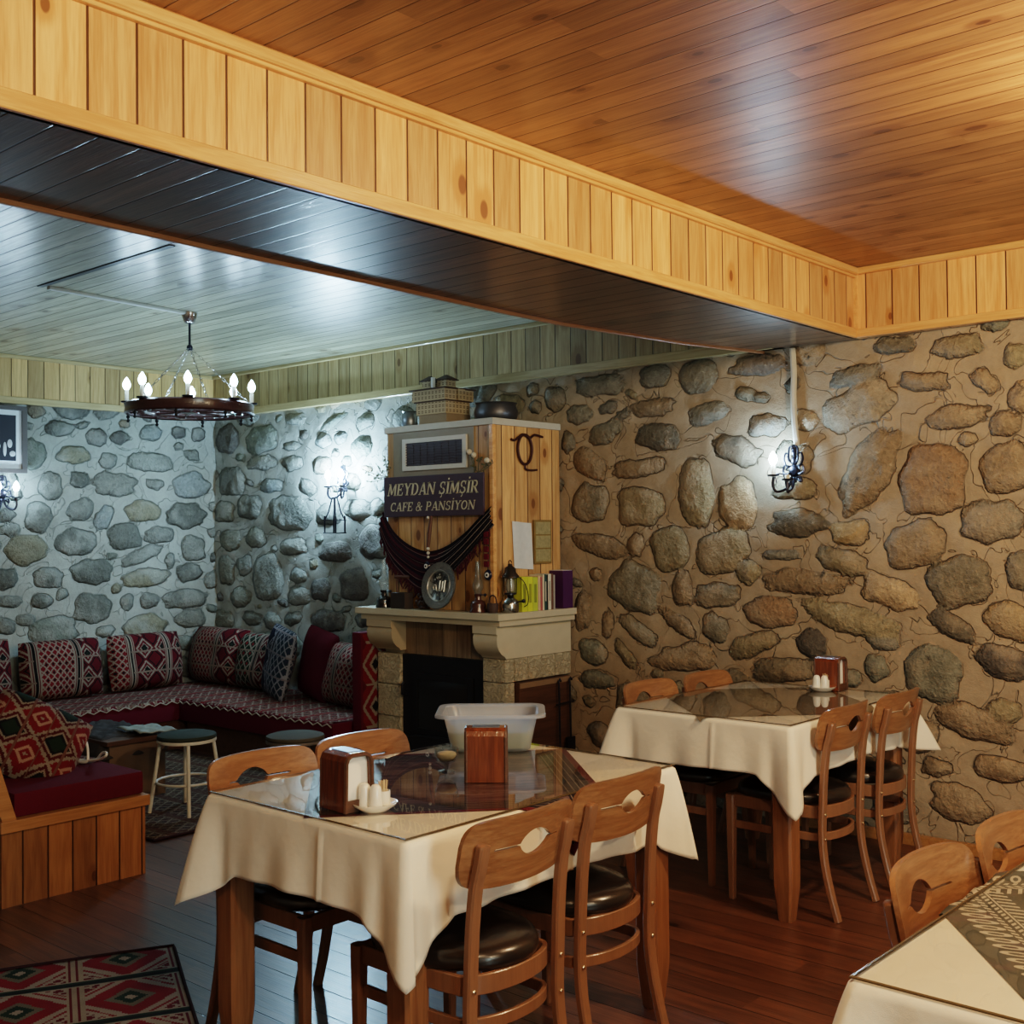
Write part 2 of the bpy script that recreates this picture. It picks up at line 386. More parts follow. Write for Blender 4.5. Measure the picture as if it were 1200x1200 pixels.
BS="-3.44,2.35,0.114,0.086,0,d;-3.06,2.37,0.16,0.053,0,k;-2.53,2.26,0.127,0.049,8,g;-3.15,2.23,0.06,0.038,-15,d;-3.06,2.2,0.05,0.03,0,d;-3.37,2.14,0.126,0.054,10,g;-2.8,2.06,0.079,0.051,-10,l;-2.52,2.11,0.179,0.106,20,l;-3.03,2.05,0.1,0.056,0,u;-3.21,1.93,0.139,0.069,-20,g;-2.19,2.2,0.11,0.041,-8,b;-1.9,2.18,0.071,0.039,-40,b;-2.02,2.35,0.109,0.05,0,o;-2.33,2.39,0.107,0.041,0,d;-1.76,2.28,0.05,0.058,0,o;-1.73,2.09,0.055,0.07,0,t;-2.03,2.02,0.126,0.053,5,b;-1.81,1.97,0.069,0.052,0,b;-1.98,1.91,0.039,0.03,0,t;-2.46,1.79,0.11,0.217,-32,b;-2.15,1.73,0.146,0.162,0,r;-1.81,1.77,0.103,0.11,0,b;-3.46,1.71,0.101,0.179,0,o;-3.2,1.64,0.108,0.125,0,t;-2.85,1.53,0.152,0.069,0,D;-2.57,1.48,0.094,0.06,0,y;-2.24,1.42,0.139,0.102,15,b;-1.88,1.53,0.134,0.091,8,g;-3.3,1.39,0.168,0.107,25,o;-3.15,1.28,0.068,0.06,0,o;-2.95,1.37,0.115,0.026,0,g;-2.61,1.34,0.129,0.06,-15,o;-2.82,1.23,0.231,0.062,-3,b;-2.37,1.19,0.144,0.072,-20,t;-2.03,1.25,0.145,0.113,0,d;-1.76,1.31,0.056,0.083,0,d;-3.34,1.15,0.134,0.062,5,d;-3.02,1.07,0.15,0.074,0,r;-2.57,1.05,0.248,0.067,-14,o;-2.07,1.04,0.113,0.05,-30,D;-1.79,1.07,0.118,0.077,-15,y;-3.35,0.97,0.08,0.069,-20,d;-3.13,0.89,0.136,0.056,18,o;-2.78,0.92,0.083,0.072,0,K;-2.41,0.95,0.079,0.042,-5,g;-2.16,0.81,0.127,0.134,-5,G;-2.44,0.82,0.058,0.063,0,G;-1.83,0.89,0.132,0.068,-15,K;-3.48,0.81,0.119,0.07,0,b;-2.96,0.77,0.164,0.059,5,d;-1.97,0.6,0.176,0.074,-10,b;-2.05,0.22,0.129,0.084,-5,b;-1.86,0.4,0.123,0.053,0,b;-2.15,0.37,0.066,0.04,0,b;-1.84,0.66,0.071,0.058,0,o;-4.46,2.31,0.078,0.068,0,d;-4.27,2.2,0.094,0.052,0,d;-4.11,2.36,0.164,0.062,0,d;-3.73,2.38,0.102,0.063,0,d;-3.75,2.2,0.136,0.049,0,b;-4.08,2.08,0.122,0.055,20,d;-3.71,2.03,0.139,0.07,-5,D;-4.2,1.9,0.121,0.074,-30,b;-3.85,1.86,0.173,0.053,5,b;-4.36,2.04,0.048,0.06,0,d;-4.2,1.67,0.13,0.107,0,d;-3.84,1.64,0.151,0.106,0,o;-4.14,1.42,0.183,0.062,-12,b;-3.87,1.42,0.057,0.068,0,b;-3.64,1.4,0.116,0.118,10,o;-3.88,1.18,0.165,0.128,-20,d;-3.56,1.18,0.059,0.103,0,b;-4.16,1.25,0.041,0.037,0,b;-3.86,0.93,0.141,0.049,-30,G;-4.08,0.96,0.035,0.081,-10,b;-4.26,1.03,0.064,0.108,0,b;-3.59,0.99,0.134,0.044,-30,b;-3.36,0.98,0.074,0.052,-40,r;-4.19,0.79,0.103,0.072,-10,G;-3.95,0.79,0.091,0.04,-40,o;-3.56,0.79,0.202,0.062,5,b;-4.17,0.63,0.126,0.05,0,G;-7.86,2.27,0.152,0.111,0,k;-7.41,2.24,0.19,0.1,5,G;-6.54,2.32,0.135,0.037,20,G;-6.65,2.19,0.079,0.051,0,u;-6.46,2.2,0.067,0.04,0,u;-6.99,2.37,0.123,0.042,0,g;-7.04,2.17,0.09,0.035,0,g;-7.8,1.93,0.163,0.111,0,D;-7.41,2.06,0.178,0.054,0,g;-7.02,2.04,0.123,0.056,0,g;-7.29,1.88,0.128,0.053,0,u;-7.57,1.72,0.158,0.091,0,D;-7.06,1.66,0.231,0.126,-10,D;-7.9,1.69,0.121,0.082,0,d;-6.61,1.64,0.136,0.074,0,g;-6.28,1.67,0.14,0.069,0,g;-6.07,1.68,0.063,0.058,-20,d;-7.82,1.46,0.132,0.081,0,d;-7.49,1.48,0.12,0.076,0,d;-7.02,1.41,0.157,0.059,0,d;-7.34,1.17,0.176,0.171,0,g;-7.88,1.22,0.108,0.111,0,d;-7.69,1.01,0.123,0.073,0,d;-6.96,1.19,0.094,0.055,0,g;-6.96,1.04,0.122,0.066,0,g;-6.53,1.37,0.171,0.07,0,k;-6.11,1.44,0.16,0.116,0,k;-6.33,1.14,0.15,0.109,0,k;-6.7,1.09,0.101,0.075,0,k;-7.93,0.82,0.14,0.074,0,d;-7.54,0.85,0.133,0.051,0,d;-7.28,0.84,0.105,0.06,0,g;-6.62,0.87,0.178,0.074,0,k;-6.21,0.89,0.108,0.049,0,k"
LS="4.11,2.29,0.105,0.05,0,D;4.4,2.24,0.081,0.059,0,k;4.58,2.25,0.076,0.046,0,k;3.91,2.09,0.088,0.099,-30,G;4.22,2.1,0.122,0.061,0,o;4.49,2.07,0.064,0.059,0,g;4.84,2.07,0.199,0.068,0,g;5.21,2.14,0.064,0.044,0,g;4.04,1.87,0.087,0.1,0,g;4.26,1.92,0.065,0.061,0,D;4.54,1.89,0.17,0.084,0,g;4.88,1.9,0.072,0.036,0,g;5.21,1.9,0.157,0.099,0,u;3.95,1.64,0.092,0.109,0,g;4.27,1.7,0.101,0.068,30,g;4.45,1.64,0.063,0.093,-40,u;4.78,1.69,0.142,0.078,0,o;5.16,1.66,0.18,0.092,0,D;4.23,1.46,0.147,0.091,0,D;4.62,1.5,0.13,0.095,0,D;4.92,1.51,0.125,0.061,0,g;5.22,1.4,0.11,0.092,0,g;3.86,1.41,0.144,0.102,0,o;4.76,1.35,0.161,0.05,20,g;5.01,1.31,0.041,0.054,0,g;5.18,1.21,0.114,0.066,0,D;4.36,1.24,0.165,0.089,0,D;4.8,1.18,0.182,0.068,5,o;4.02,1.21,0.1,0.07,0,D;3.71,1.21,0.085,0.068,0,D;5.15,1.0,0.188,0.069,0,g;3.97,1.04,0.072,0.05,0,D;3.74,1.05,0.082,0.045,0,g;4.36,0.97,0.139,0.099,0,D;4.64,1.0,0.058,0.053,0,g;4.83,1.0,0.075,0.057,0,g;5.2,0.84,0.131,0.07,0,g;4.79,0.79,0.177,0.103,0,o;3.86,0.91,0.07,0.039,0,g;4.06,0.82,0.18,0.096,0,G;3.71,0.88,0.068,0.055,0,g;4.46,0.79,0.067,0.041,0,g;4.85,2.3,0.088,0.061,0,u;5.09,2.32,0.066,0.044,0,k;5.27,2.31,0.06,0.059,0,k;3.79,1.8,0.046,0.039,0,g;3.71,1.65,0.059,0.039,0,g;3.75,1.55,0.072,0.039,0,g"
WARMS = [((-.55, 3.5, 2.56), 98), ((-.35, .9, 2.56), 66), ((1.4, 1.6, 2.5), 60)]; EWIN = 62; EXPO = .45; LOOK = 'Medium High Contrast'
# ------------------------------------------------------------------ rubble stone walls
TONE = {'d': (.155, .145, .11), 'k': (.10, .085, .075), 'g': (.19, .19, .165), 'l': (.36, .31, .24), 'u': (.25, .28, .28), 'b': (.26, .19, .12), 'o': (.23, .195, .12),
        't': (.42, .30, .18), 'r': (.27, .165, .095), 'y': (.40, .28, .14), 'D': (.095, .095, .08), 'K': (.045, .05, .055), 'G': (.15, .165, .135)}
def vnoise(x, y, seed):
    def h(i, j): return np.modf(np.abs(np.sin(i*127.1+j*311.7+seed*74.7)*43758.5453))[0]
    i, j = np.floor(x), np.floor(y); fx, fy = x-i, y-j; fx = fx*fx*(3-2*fx); fy = fy*fy*(3-2*fy)
    return (h(i, j)*(1-fx)+h(i+1, j)*fx)*(1-fy)+(h(i, j+1)*(1-fx)+h(i+1, j+1)*fx)*fy
def stone_mat():
    M = Mat('rubble stone and lime mortar', .88, .2); x, y, z = M.coords(); v = M.vec(x, y, z)
    a = M.node('ShaderNodeAttribute', attribute_name='sd'); sd = S(M.nt, a.outputs['Fac'])
    ac = M.node('ShaderNodeAttribute', attribute_name='tone'); tone = ac.outputs['Color']
    am = M.node('ShaderNodeAttribute', attribute_name='mort'); mort = am.outputs['Color']
    n1 = M.noise(v, 9., 5., .6); n2 = M.noise(v, 42., 4., .65); n3 = M.noise(v, 3., 3.); n4 = M.noise(v, 150., 2.)
    sdn = sd + (n2-.5)*.012 + (M.noise(v, 13., 2.)-.5)*.034; tone = M.mix(.30, tone, M.scale(mort, .72))
    st = M.ss(sdn, -.001, .004)
    mc = M.scale(mort, n1*.5 + n2*.35 + n3*.5 + .33)
    scol = M.scale(tone, (n2*1.3 + .35)*(n1*.7+.65))
    scol = M.mix(M.ss(n1, .56, .70)*M.ss(n2, .42, .6), scol, (.045, .045, .04))
    scol = M.mix(M.ss(n2, .62, .74)*.55, scol, (.46, .42, .33))
    col = M.mix(st, mc, scol)
    crack_shade = M.ss((sdn+.001).abs(), .004, .0)*M.ss(n3, .35, .6)
    line = M.ss((M.noise(v, 4.5, 2., .5, 1.2)-.5).abs(), .010, .0)*(1.0-st)
    col = M.mix(line*.22, col, (.10, .08, .06))
    col = M.mix(crack_shade*.42, col, (.05, .042, .032))  # contact shade between stone and mortar painted in along the crack
    smear = M.ss(n3 + n1*.3, .62, .78)*.6          # mortar smeared over the stone faces
    col = M.mix(smear*st, col, mc)
    M.color(col)
    M.bump(M.ss(sdn, -.004, .016)*.9 - crack_shade*.8 - line*.5 + n2*(st*.9+.2) + n1*.5 + n4*.12, .016, 1.0)
    return M.m
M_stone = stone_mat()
def parse(s): 
    out = []
    for e in s.split(';'):
        a = e.split(','); out.append((float(a[0]), float(a[1]), float(a[2]), float(a[3]), math.radians(float(a[4])), a[5]))
    return out
def stone_wall(name, traced, axis, plane, u0, u1, z0, z1, sign, mort, seed, gain=1.0, fill='dgkobDG', step=.0165):
    st = parse(traced); nt = len(st); r = random.Random(seed)
    tries = 0
    while tries < 5000:                     # loose rubble wherever nothing was laid yet
        tries += 1; big = tries < 2500
        w = r.uniform(.09, .16) if big else r.uniform(.04, .07); h = w*r.uniform(.45, .85); u = r.uniform(u0, u1); z = r.uniform(z0, z1)
        if all(((u-a[0])/(w+a[2]+.028))**2 + ((z-a[1])/(h+a[3]+.028))**2 > 1 for a in st): st.append((u, z, w, h, r.uniform(-.4, .4), r.choice(fill)))
    nu = int((u1-u0)/step)+1; nz = int((z1-z0)/step)+1
    U, Z = np.meshgrid(np.linspace(u0, u1, nu), np.linspace(z0, z1, nz), indexing='ij')
    best = np.full(U.shape, -9.0); tone = np.zeros(U.shape+(3,))
    for k, (cu, cz, w, h, rot, t) in enumerate(st):
        m = (np.abs(U-cu) < w*1.5+h+.05) & (np.abs(Z-cz) < h*1.5+w+.05)
        if not m.any(): continue
        du, dz = U[m]-cu, Z[m]-cz; c, s = math.cos(rot), math.sin(rot); a, b = du*c+dz*s, -du*s+dz*c; w, h = (w*1.07, h*1.07) if k < nt else (w, h)
        th = np.arctan2(b/h, a/w); rr = random.Random(k*7+seed)
        wob = 1 + sum(rr.uniform(.01, .05)*np.cos(n*th+rr.uniform(0, 6.28)) for n in (2, 3, 4, 5, 7))
        p = rr.uniform(2.0, 2.9); rho = (np.abs(a/w)**p+np.abs(b/h)**p)**(1/p)/wob
        sd = (1-rho)*min(w, h); cur = best[m]; better = sd > cur
        cur[better] = sd[better]; best[m] = cur
        tt = tone[m]; f = rr.uniform(.8, 1.2); tt[better] = np.array(TONE[t])*f*gain; tone[m] = tt
    best = np.clip(best, -.06, .3)
    n = vnoise(U*5, Z*5, seed)*.6 + vnoise(U*13, Z*13, seed+1)*.3 + vnoise(U*31, Z*31, seed+2)*.12
    dome = np.clip(best/.05, 0, 1); dome = dome*dome*(3-2*dome)
    H = n*.024 + dome*.016 + vnoise(U*22, Z*22, seed+5)*dome*.012 - .02 - np.exp(-(best/.009)**2)*.004
    P = np.stack([U, np.full_like(U, plane)+sign*H, Z], -1) if axis == 'x' else np.stack([np.full_like(U, plane)+sign*H, U, Z], -1)
    me = bpy.data.meshes.new(name); idx = np.arange(nu*nz).reshape(nu, nz)
    F = np.stack([idx[:-1, :-1], idx[1:, :-1], idx[1:, 1:], idx[:-1, 1:]], -1).reshape(-1, 4)
    if (axis == 'x' and sign > 0) or (axis == 'y' and sign < 0): F = F[:, ::-1]
    me.vertices.add(nu*nz); me.vertices.foreach_set('co', P.reshape(-1)); nf = len(F)
    me.loops.add(nf*4); me.loops.foreach_set('vertex_index', F.reshape(-1).astype(np.int32)); me.polygons.add(nf)
    me.polygons.foreach_set('loop_start', np.arange(nf, dtype=np.int32)*4); me.update(calc_edges=True)
    at = me.attributes.new('sd', 'FLOAT', 'POINT'); at.data.foreach_set('value', best.reshape(-1).astype(np.float32))
    for nm, arr in (('tone', tone), ('mort', np.array(mort) + (np.array((.33, .325, .29))-np.array(mort))*(np.clip((-4.9-U)/.7, 0, 1) if axis == 'x' else np.zeros_like(U))[..., None])):  # mortar turns grey leftwards: cool sconce light put into its colour
        at = me.attributes.new(nm, 'FLOAT_COLOR', 'POINT'); at.data.foreach_set('color', np.concatenate([arr, np.ones(U.shape+(1,))], -1).reshape(-1).astype(np.float32))
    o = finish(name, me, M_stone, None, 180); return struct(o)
XL, YB, HB, HC = -8.02, 5.42, 2.44, 2.78
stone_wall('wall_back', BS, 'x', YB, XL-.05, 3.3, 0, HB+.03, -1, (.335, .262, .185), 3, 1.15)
stone_wall('wall_left', LS, 'y', XL, -3.3, YB+.02, 0, HB+.03, 1, (.33, .335, .30), 5, .95)  # greenish grey mortar has the cool light mixed into its tone

# ------------------------------------------------------------------ room shell
b = MB(); b.box(XL-.1, 3.4, -3.4, YB+.1, -.1, 0); struct(b.build('floor', M_floor, smooth=0))
b = MB(); b.box(-2.52, 3.4, -3.4, YB+.1, HC, HC+.1); struct(b.build('ceiling', M_ceil, smooth=0), 'orange varnished plank ceiling of the dining room')
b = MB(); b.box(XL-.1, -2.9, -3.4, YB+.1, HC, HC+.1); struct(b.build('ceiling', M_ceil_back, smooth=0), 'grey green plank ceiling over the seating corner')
def wall_hole(name, x, y0, y1, z0, z1, hy0, hy1, hz0, hz1):
    b = MB(); b.box(x, x+.15, y0, hy0, z0, z1); b.box(x, x+.15, hy1, y1, z0, z1); b.box(x, x+.15, hy0, hy1, z0, hz0); b.box(x, x+.15, hy0, hy1, hz1, z1)
    return struct(b.build(name, M_plaster, smooth=0))
wall_hole('wall_right', 3.25, -3.4, YB+.1, 0, HC, -.2, 1.9, .8, 2.2)
b = MB(); b.box(XL-.1, 3.4, -3.4, -3.25, 0, HC); struct(b.build('wall_front', M_plaster, smooth=0))
b = MB(); 
for y in (-.2, .8, 1.85): b.box(3.27, 3.35, y, y+.05, .8, 2.2)
for z in (.8, 1.5, 2.15): b.box(3.28, 3.34, -.2, 1.9, z, z+.05)
w = struct(b.build('window_1', M_bench_rail, smooth=0)); b = MB(); b.box(3.305, 3.31, -.15, 1.85, .85, 2.15); g = b.build('pane', M_glass, w, smooth=0)
# main beam boxed in pine, running from the camera side to the back wall
XS = [(-3.12, -3.4), (-3.16, 1.3), (-3.217, 2.341), (-3.254, 3.47), (-3.262, 4.025), (-3.17, 4.86), (-3.03, 5.43)]
XS = [(x, y) for x, y in XS]
b = MB(); pts = [(x, y) for x, y in XS]
b.prism([(-2.5, -3.4)] + pts + [(-2.5, 5.43)], HB, HB+.02, 'z'); struct(b.build('trim_1', M_soffit, smooth=0), 'shade-darkened plank underside of the large ceiling beam')
b = MB(); b.box(-2.52, -2.5, -3.4, 5.39, HB, HC); struct(b.build('trim_2', M_pine_y, smooth=0), 'pine boarded face of the large ceiling beam')
b = MB()
for (x0, y0), (x1, y1) in zip(pts, pts[1:]):
    b.face([(x0, y0, HB), (x1, y1, HB), (x1, y1, HC), (x0, y0, HC)])
struct(b.build('trim_3', M_pine_back_y, smooth=0), 'pine boarded far face of the large ceiling beam')
b = MB(); b.sweep([(-2.497, -3.4, HB+.022), (-2.497, 5.375, HB+.022)], .009, .023); struct(b.build('trim_4', M_trim_y, smooth=0), 'pine trim strip along the bottom of the beam')
b = MB(); b.sweep([(-2.485, -3.4, HC-.018), (-2.485, 5.36, HC-.018)], .017, .018); b.sweep([(-2.492, -3.4, HC-.041), (-2.492, 5.36, HC-.041)], .009, .006); struct(b.build('trim_5', M_trim_y, smooth=0), 'pine crown moulding along the top of the beam')
b = MB(); b.sweep([(x-.004, y, HB-.004) for x, y in pts], .008, .010); struct(b.build('trim_6', M_redtrim, smooth=0), 'reddish bead along the far edge of the beam underside')
# frieze along the back wall, right part
b = MB(); b.box(-2.5, 3.3, 5.38, 5.43, HB, HC); struct(b.build('trim_7', M_pine_x, smooth=0), 'pine boarded frieze above the right part of the stone wall')
b = MB(); b.sweep([(-2.5, 5.376, HB+.02), (3.3, 5.376, HB+.02)], .008, .021); struct(b.build('trim_8', M_trim_x, smooth=0), 'pine trim strip under the right frieze')
b = MB(); b.sweep([(-2.49, 5.366, HC-.016), (3.3, 5.366, HC-.016)], .015, .016); struct(b.build('trim_9', M_trim_x, smooth=0), 'pine crown moulding of the right frieze')
b = MB(); b.box(-2.512, -2.486, 5.366, 5.392, HB+.04, HC-.03); struct(b.build('trim_10', M_trim_y, smooth=0), 'pine corner bead where beam and frieze meet')
# frieze of the seating room
b = MB(); b.box(XL, -2.9, 5.38, 5.43, HB, HC); struct(b.build('trim_11', M_pine_back_x, smooth=0), 'pine frieze above the back stone wall, greyed for the cool light')
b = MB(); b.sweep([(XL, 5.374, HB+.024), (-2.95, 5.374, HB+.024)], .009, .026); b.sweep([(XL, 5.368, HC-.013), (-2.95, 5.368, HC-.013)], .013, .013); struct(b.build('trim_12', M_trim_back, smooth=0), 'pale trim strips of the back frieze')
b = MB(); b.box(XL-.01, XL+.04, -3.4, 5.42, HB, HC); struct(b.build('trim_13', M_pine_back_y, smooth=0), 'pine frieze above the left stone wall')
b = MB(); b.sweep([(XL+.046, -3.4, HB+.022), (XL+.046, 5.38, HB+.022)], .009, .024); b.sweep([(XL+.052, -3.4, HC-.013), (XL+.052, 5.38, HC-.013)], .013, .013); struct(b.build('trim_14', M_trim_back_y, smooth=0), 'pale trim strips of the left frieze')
b = MB(); b.box(-2.9, 3.25, 5.36, 5.40, 0, .05, .006); struct(b.build('baseboard_back', M_bench_rail, smooth=0))
# seam and cable trunking on the far ceiling
b = MB(); b.box(-5.70, -4.48, 2.80, 2.83, HC-.004, HC+.01, mat=Matrix.Identity(4)); o = b.build('trim_15', M_black, smooth=0); struct(o, 'dark seam across the far ceiling boards')
b = MB(); b.sweep([(-5.66, 2.84, HC-.009), (-5.755, 3.70, HC-.009)], .013, .009); o = b.build('cable_trunking', M_whitepaint, smooth=0)
tag(o, 'pale cable trunking strip on the ceiling leading to the chandelier', 'cable trunking')
# ------------------------------------------------------------------ chairs (local frame: faces -x, back posts at x=0)
def hoop(z, hh, hw=.007, ins=0.):
    pts = []
    yw = .158-ins
    half = [(-.375, .165-ins), (-.28, .166-ins), (-.18, .167-ins), (-.09, .165-ins)]
    cur = [(-.045+.073*math.sin(a), yw*1.03*math.cos(a)) for a in np.linspace(.25, PI/2, 9)]
    h = half + [(float(x), float(y)) for x, y in cur]
    full = h + [(x, -y) for x, y in reversed(h[:-1])]
    return [(x, y, z) for x, y in full]
def make_chair(label, group):
    t = thing('dining_chair', label, 'chair', group=group)
    # seat: rounded D cushion
    out = []
    for a in np.linspace(0, 2*PI, 56, endpoint=False):
        c, s = math.cos(a), math.sin(a); p = 3.2 if c < 0 else 2.1
        r = (abs(c)**p+abs(s)**p)**(-1/p); out.append((-.185 + (.215 if c < 0 else .222)*r*c, .188*r*s))
    prof = [(.93, .0), (.985, .006), (1.0, .018), (.99, .032), (.955, .044), (.88, .053), (.7, .060), (.4, .064), (.1, .065)]
    b = MB(); cx = -.185
    b.rings([[Vector((cx+(x-cx)*k, y*k, .424+h)) for x, y in out] for k, h in prof]); b.build('seat', M_vinyl, t, 60)
    b = MB(); b.sweep([Vector(p) for p in hoop(.401, .025)], .0075, .0245); b.build('seat_rail', M_chair, t)
    b = MB(); b.box(-.395, -.378, -.16, .16, .378, .424, .003); b.build('front_rail', M_chair, t)
    b = MB(); b.sweep([Vector(p) for p in hoop(.305, .015, ins=.003)], .0065, .0155); b.build('lower_hoop', M_chair, t)
    for sy in (1, -1):
        b = MB(); rings = []
        for z, w in ((0, .011), (.004, .0125), (.36, .018), (.424, .0185)):
            x = -.386; y = sy*.168
            rings.append([Vector((x+dx*w, y+dy*w, z)) for dx, dy in ((-1, -.7), (-.7, -1), (.7, -1), (1, -.7), (1, .7), (.7, 1), (-.7, 1), (-1, .7))])
        b.rings(rings); b.build('leg', M_chair, t)
        path = catmull([(.075, sy*.168, 0), (.046, sy*.167, .10), (.022, sy*.166, .21), (.013, sy*.165, .31), (.016, sy*.165, .42), (.023, sy*.164, .55), (.0345, sy*.163, .65), (.0475, sy*.162, .70), (.0570, sy*.161, .745), (.0585, sy*.161, .757)], 5)
        n = len(path); scl = [1]*(n-5) + [.98, .93, .84, .68, .4]
        b = MB(); rings = []
        for i, p in enumerate(path):
            tt = (path[min(i+1, n-1)]-path[max(i-1, 0)]).normalized(); X = Vector((tt.z, 0, -tt.x)); w, d = .0185*scl[i]*(1 if i > 12 else .84+.16*i/12), .0115
            rings.append([p+X*d*a+Vector((0, w*c, 0)) for a, c in ((-1, -.75), (-.6, -1), (.6, -1), (1, -.75), (1, .75), (.6, 1), (-.6, 1), (-1, .75))])
        b.rings(rings); post = b.build('back_post', M_chair, t)
        for z, x in ((.40, .0275), (.305, .0265)): b = MB(); b.ball((x, sy*.165, z), .0065, .7, 1, 1, 8); b.build('rivet', M_brass, post)
    # curved back panel with the leaf shaped opening and its thin slot
    xc = lambda z: .028 + (z-.65)*.22
    us = sorted(set([round(float(u), 4) for u in np.concatenate([np.linspace(-.207, -.18, 8), np.linspace(-.18, .18, 61), np.linspace(.18, .207, 8)])]))
    def leaf(u):
        if -.12 < u <= -.035: return .0028
        if -.035 < u < .085:
            k = (u+.035)/.12; return .0026 + .030*math.sin(PI*k**.85)**.75
        if .085 <= u < .12: return .0018
        return 0
    front = []; 
    for u in us:
        e = min(1, abs(u)/.2075); H = .082*max(0.0, 1-e**9)**.32
        top = .727 + H + .004*(1-e*e); bot = .727 - H - .010*(1-e*e) ; l = leaf(u); mid = .732
        zs_lo = np.linspace(bot, max(bot, mid-l), 6); zs_hi = np.linspace(min(top, mid+l), top, 6); front.append((u, zs_lo, zs_hi))
    b = MB(); bm = b.bm; cols = []
    def vert(u, z, off): return bm.verts.new((xc(z) + .022 - .95*u*u + off, u, z))
    for u, lo, hi in front:
        lv = [[vert(u, z, o_) for z in lo] for o_ in (-.012, .0)]; hv = [[vert(u, z, o_) for z in hi] for o_ in (-.012, .0)]; cols.append((lv, hv))
    for (l0, h0), (l1, h1) in zip(cols, cols[1:]):
        for A, B in ((l0, l1), (h0, h1)):
            for s in (0, 1):
                for j in range(5): bm.faces.new((A[s][j], B[s][j], B[s][j+1], A[s][j+1]))
            bm.faces.new((A[0][0], B[0][0], B[1][0], A[1][0])); bm.faces.new((A[0][5], B[0][5], B[1][5], A[1][5]))
    for A in (cols[0], cols[-1]):
        for h in A:
            for j in range(5): bm.faces.new((h[0][j], h[0][j+1], h[1][j+1], h[1][j]))
    bmesh.ops.remove_doubles(bm, verts=bm.verts, dist=.0002)
    bad = [f for f in bm.faces if f.calc_area() < 1e-10]; bmesh.ops.delete(bm, geom=bad, context='FACES')
    # drop the inner walls where the two halves touch
    inner = [f for f in bm.faces if all(abs(v.co.z-.732) < .0006 for v in f.verts)]
    bmesh.ops.delete(bm, geom=inner, context='FACES')
    b.build('backrest', M_chairback, t, 40)
    return t
GR = 'bentwood dining chairs with black seats'
chair0 = make_chair('wooden dining chair at the front table, nearest the hanging cloth corner', GR)
chair0.location = (-1.955, 2.185, 0)
CH = [((-2.01, 2.68, 0), 0, 'wooden dining chair at the front table, right one of the two seen from behind'),
      ((-3.005, 2.225, 0), PI, 'wooden dining chair behind the front table, partly hidden by the near napkin holder'),
      ((-3.005, 2.64, 0), PI, 'wooden dining chair behind the front table, closer to the fireplace'),
      ((-2.105, 4.31, 0), 0, 'wooden dining chair at the wall table, nearest to its big corner leg'),
      ((-2.095, 4.80, 0), 0, 'wooden dining chair at the wall table, closest to the stone wall on the right side'),
      ((-3.03, 4.40, 0), PI, 'wooden dining chair behind the wall table, left one facing the viewer'),
      ((-3.00, 4.84, 0), PI, 'wooden dining chair behind the wall table, next to the white shakers'),
      ((-.925, 2.40, 0), PI, 'pale shining dining chair at the table with the leaf patterned runner, nearer its bare corner'),
      ((-.90, 2.80, 0), PI, 'pale shining dining chair at the leaf patterned table, farther one cut by the picture edge')]
for loc, rz, lab in CH: copy_tree(chair0, loc, rz, lab)

# ------------------------------------------------------------------ tables, cloths, glass
def table(x0, x1, y0, y1, label):
    t = thing('dining_table', label, 'table', ((x0+x1)/2, (y0+y1)/2, 0), group='rectangular dining tables'); w, d = (x1-x0)/2, (y1-y0)/2
    b = MB(); b.box(-w, w, -d, d, .725, .748, .004); b.build('tabletop', M_tableleg, t, 0)
    b = MB()
    for s in (1, -1): b.box(-w+.1, w-.1, s*(d-.07)-.01, s*(d-.07)+.01, .64, .725); b.box(s*(w-.07)-.01, s*(w-.07)+.01, -d+.1, d-.1, .64, .725)
    b.build('apron', M_tableleg, t, 0)
    for sx in (1, -1):
        for sy in (1, -1):
            b = MB(); rings = []
            for z, k in ((0, .026), (.004, .027), (.13, .040), (.16, .041), (.725, .041)):
                cx, cy = sx*(w-.055), sy*(d-.055); c = .78
                rings.append([Vector((cx+k*a, cy+k*e, z)) for a, e in ((-1, -c), (-c, -1), (c, -1), (1, -c), (1, c), (c, 1), (-c, 1), (-1, c))])
            b.rings(rings); b.build('leg', M_tableleg, t, 20)
    return t
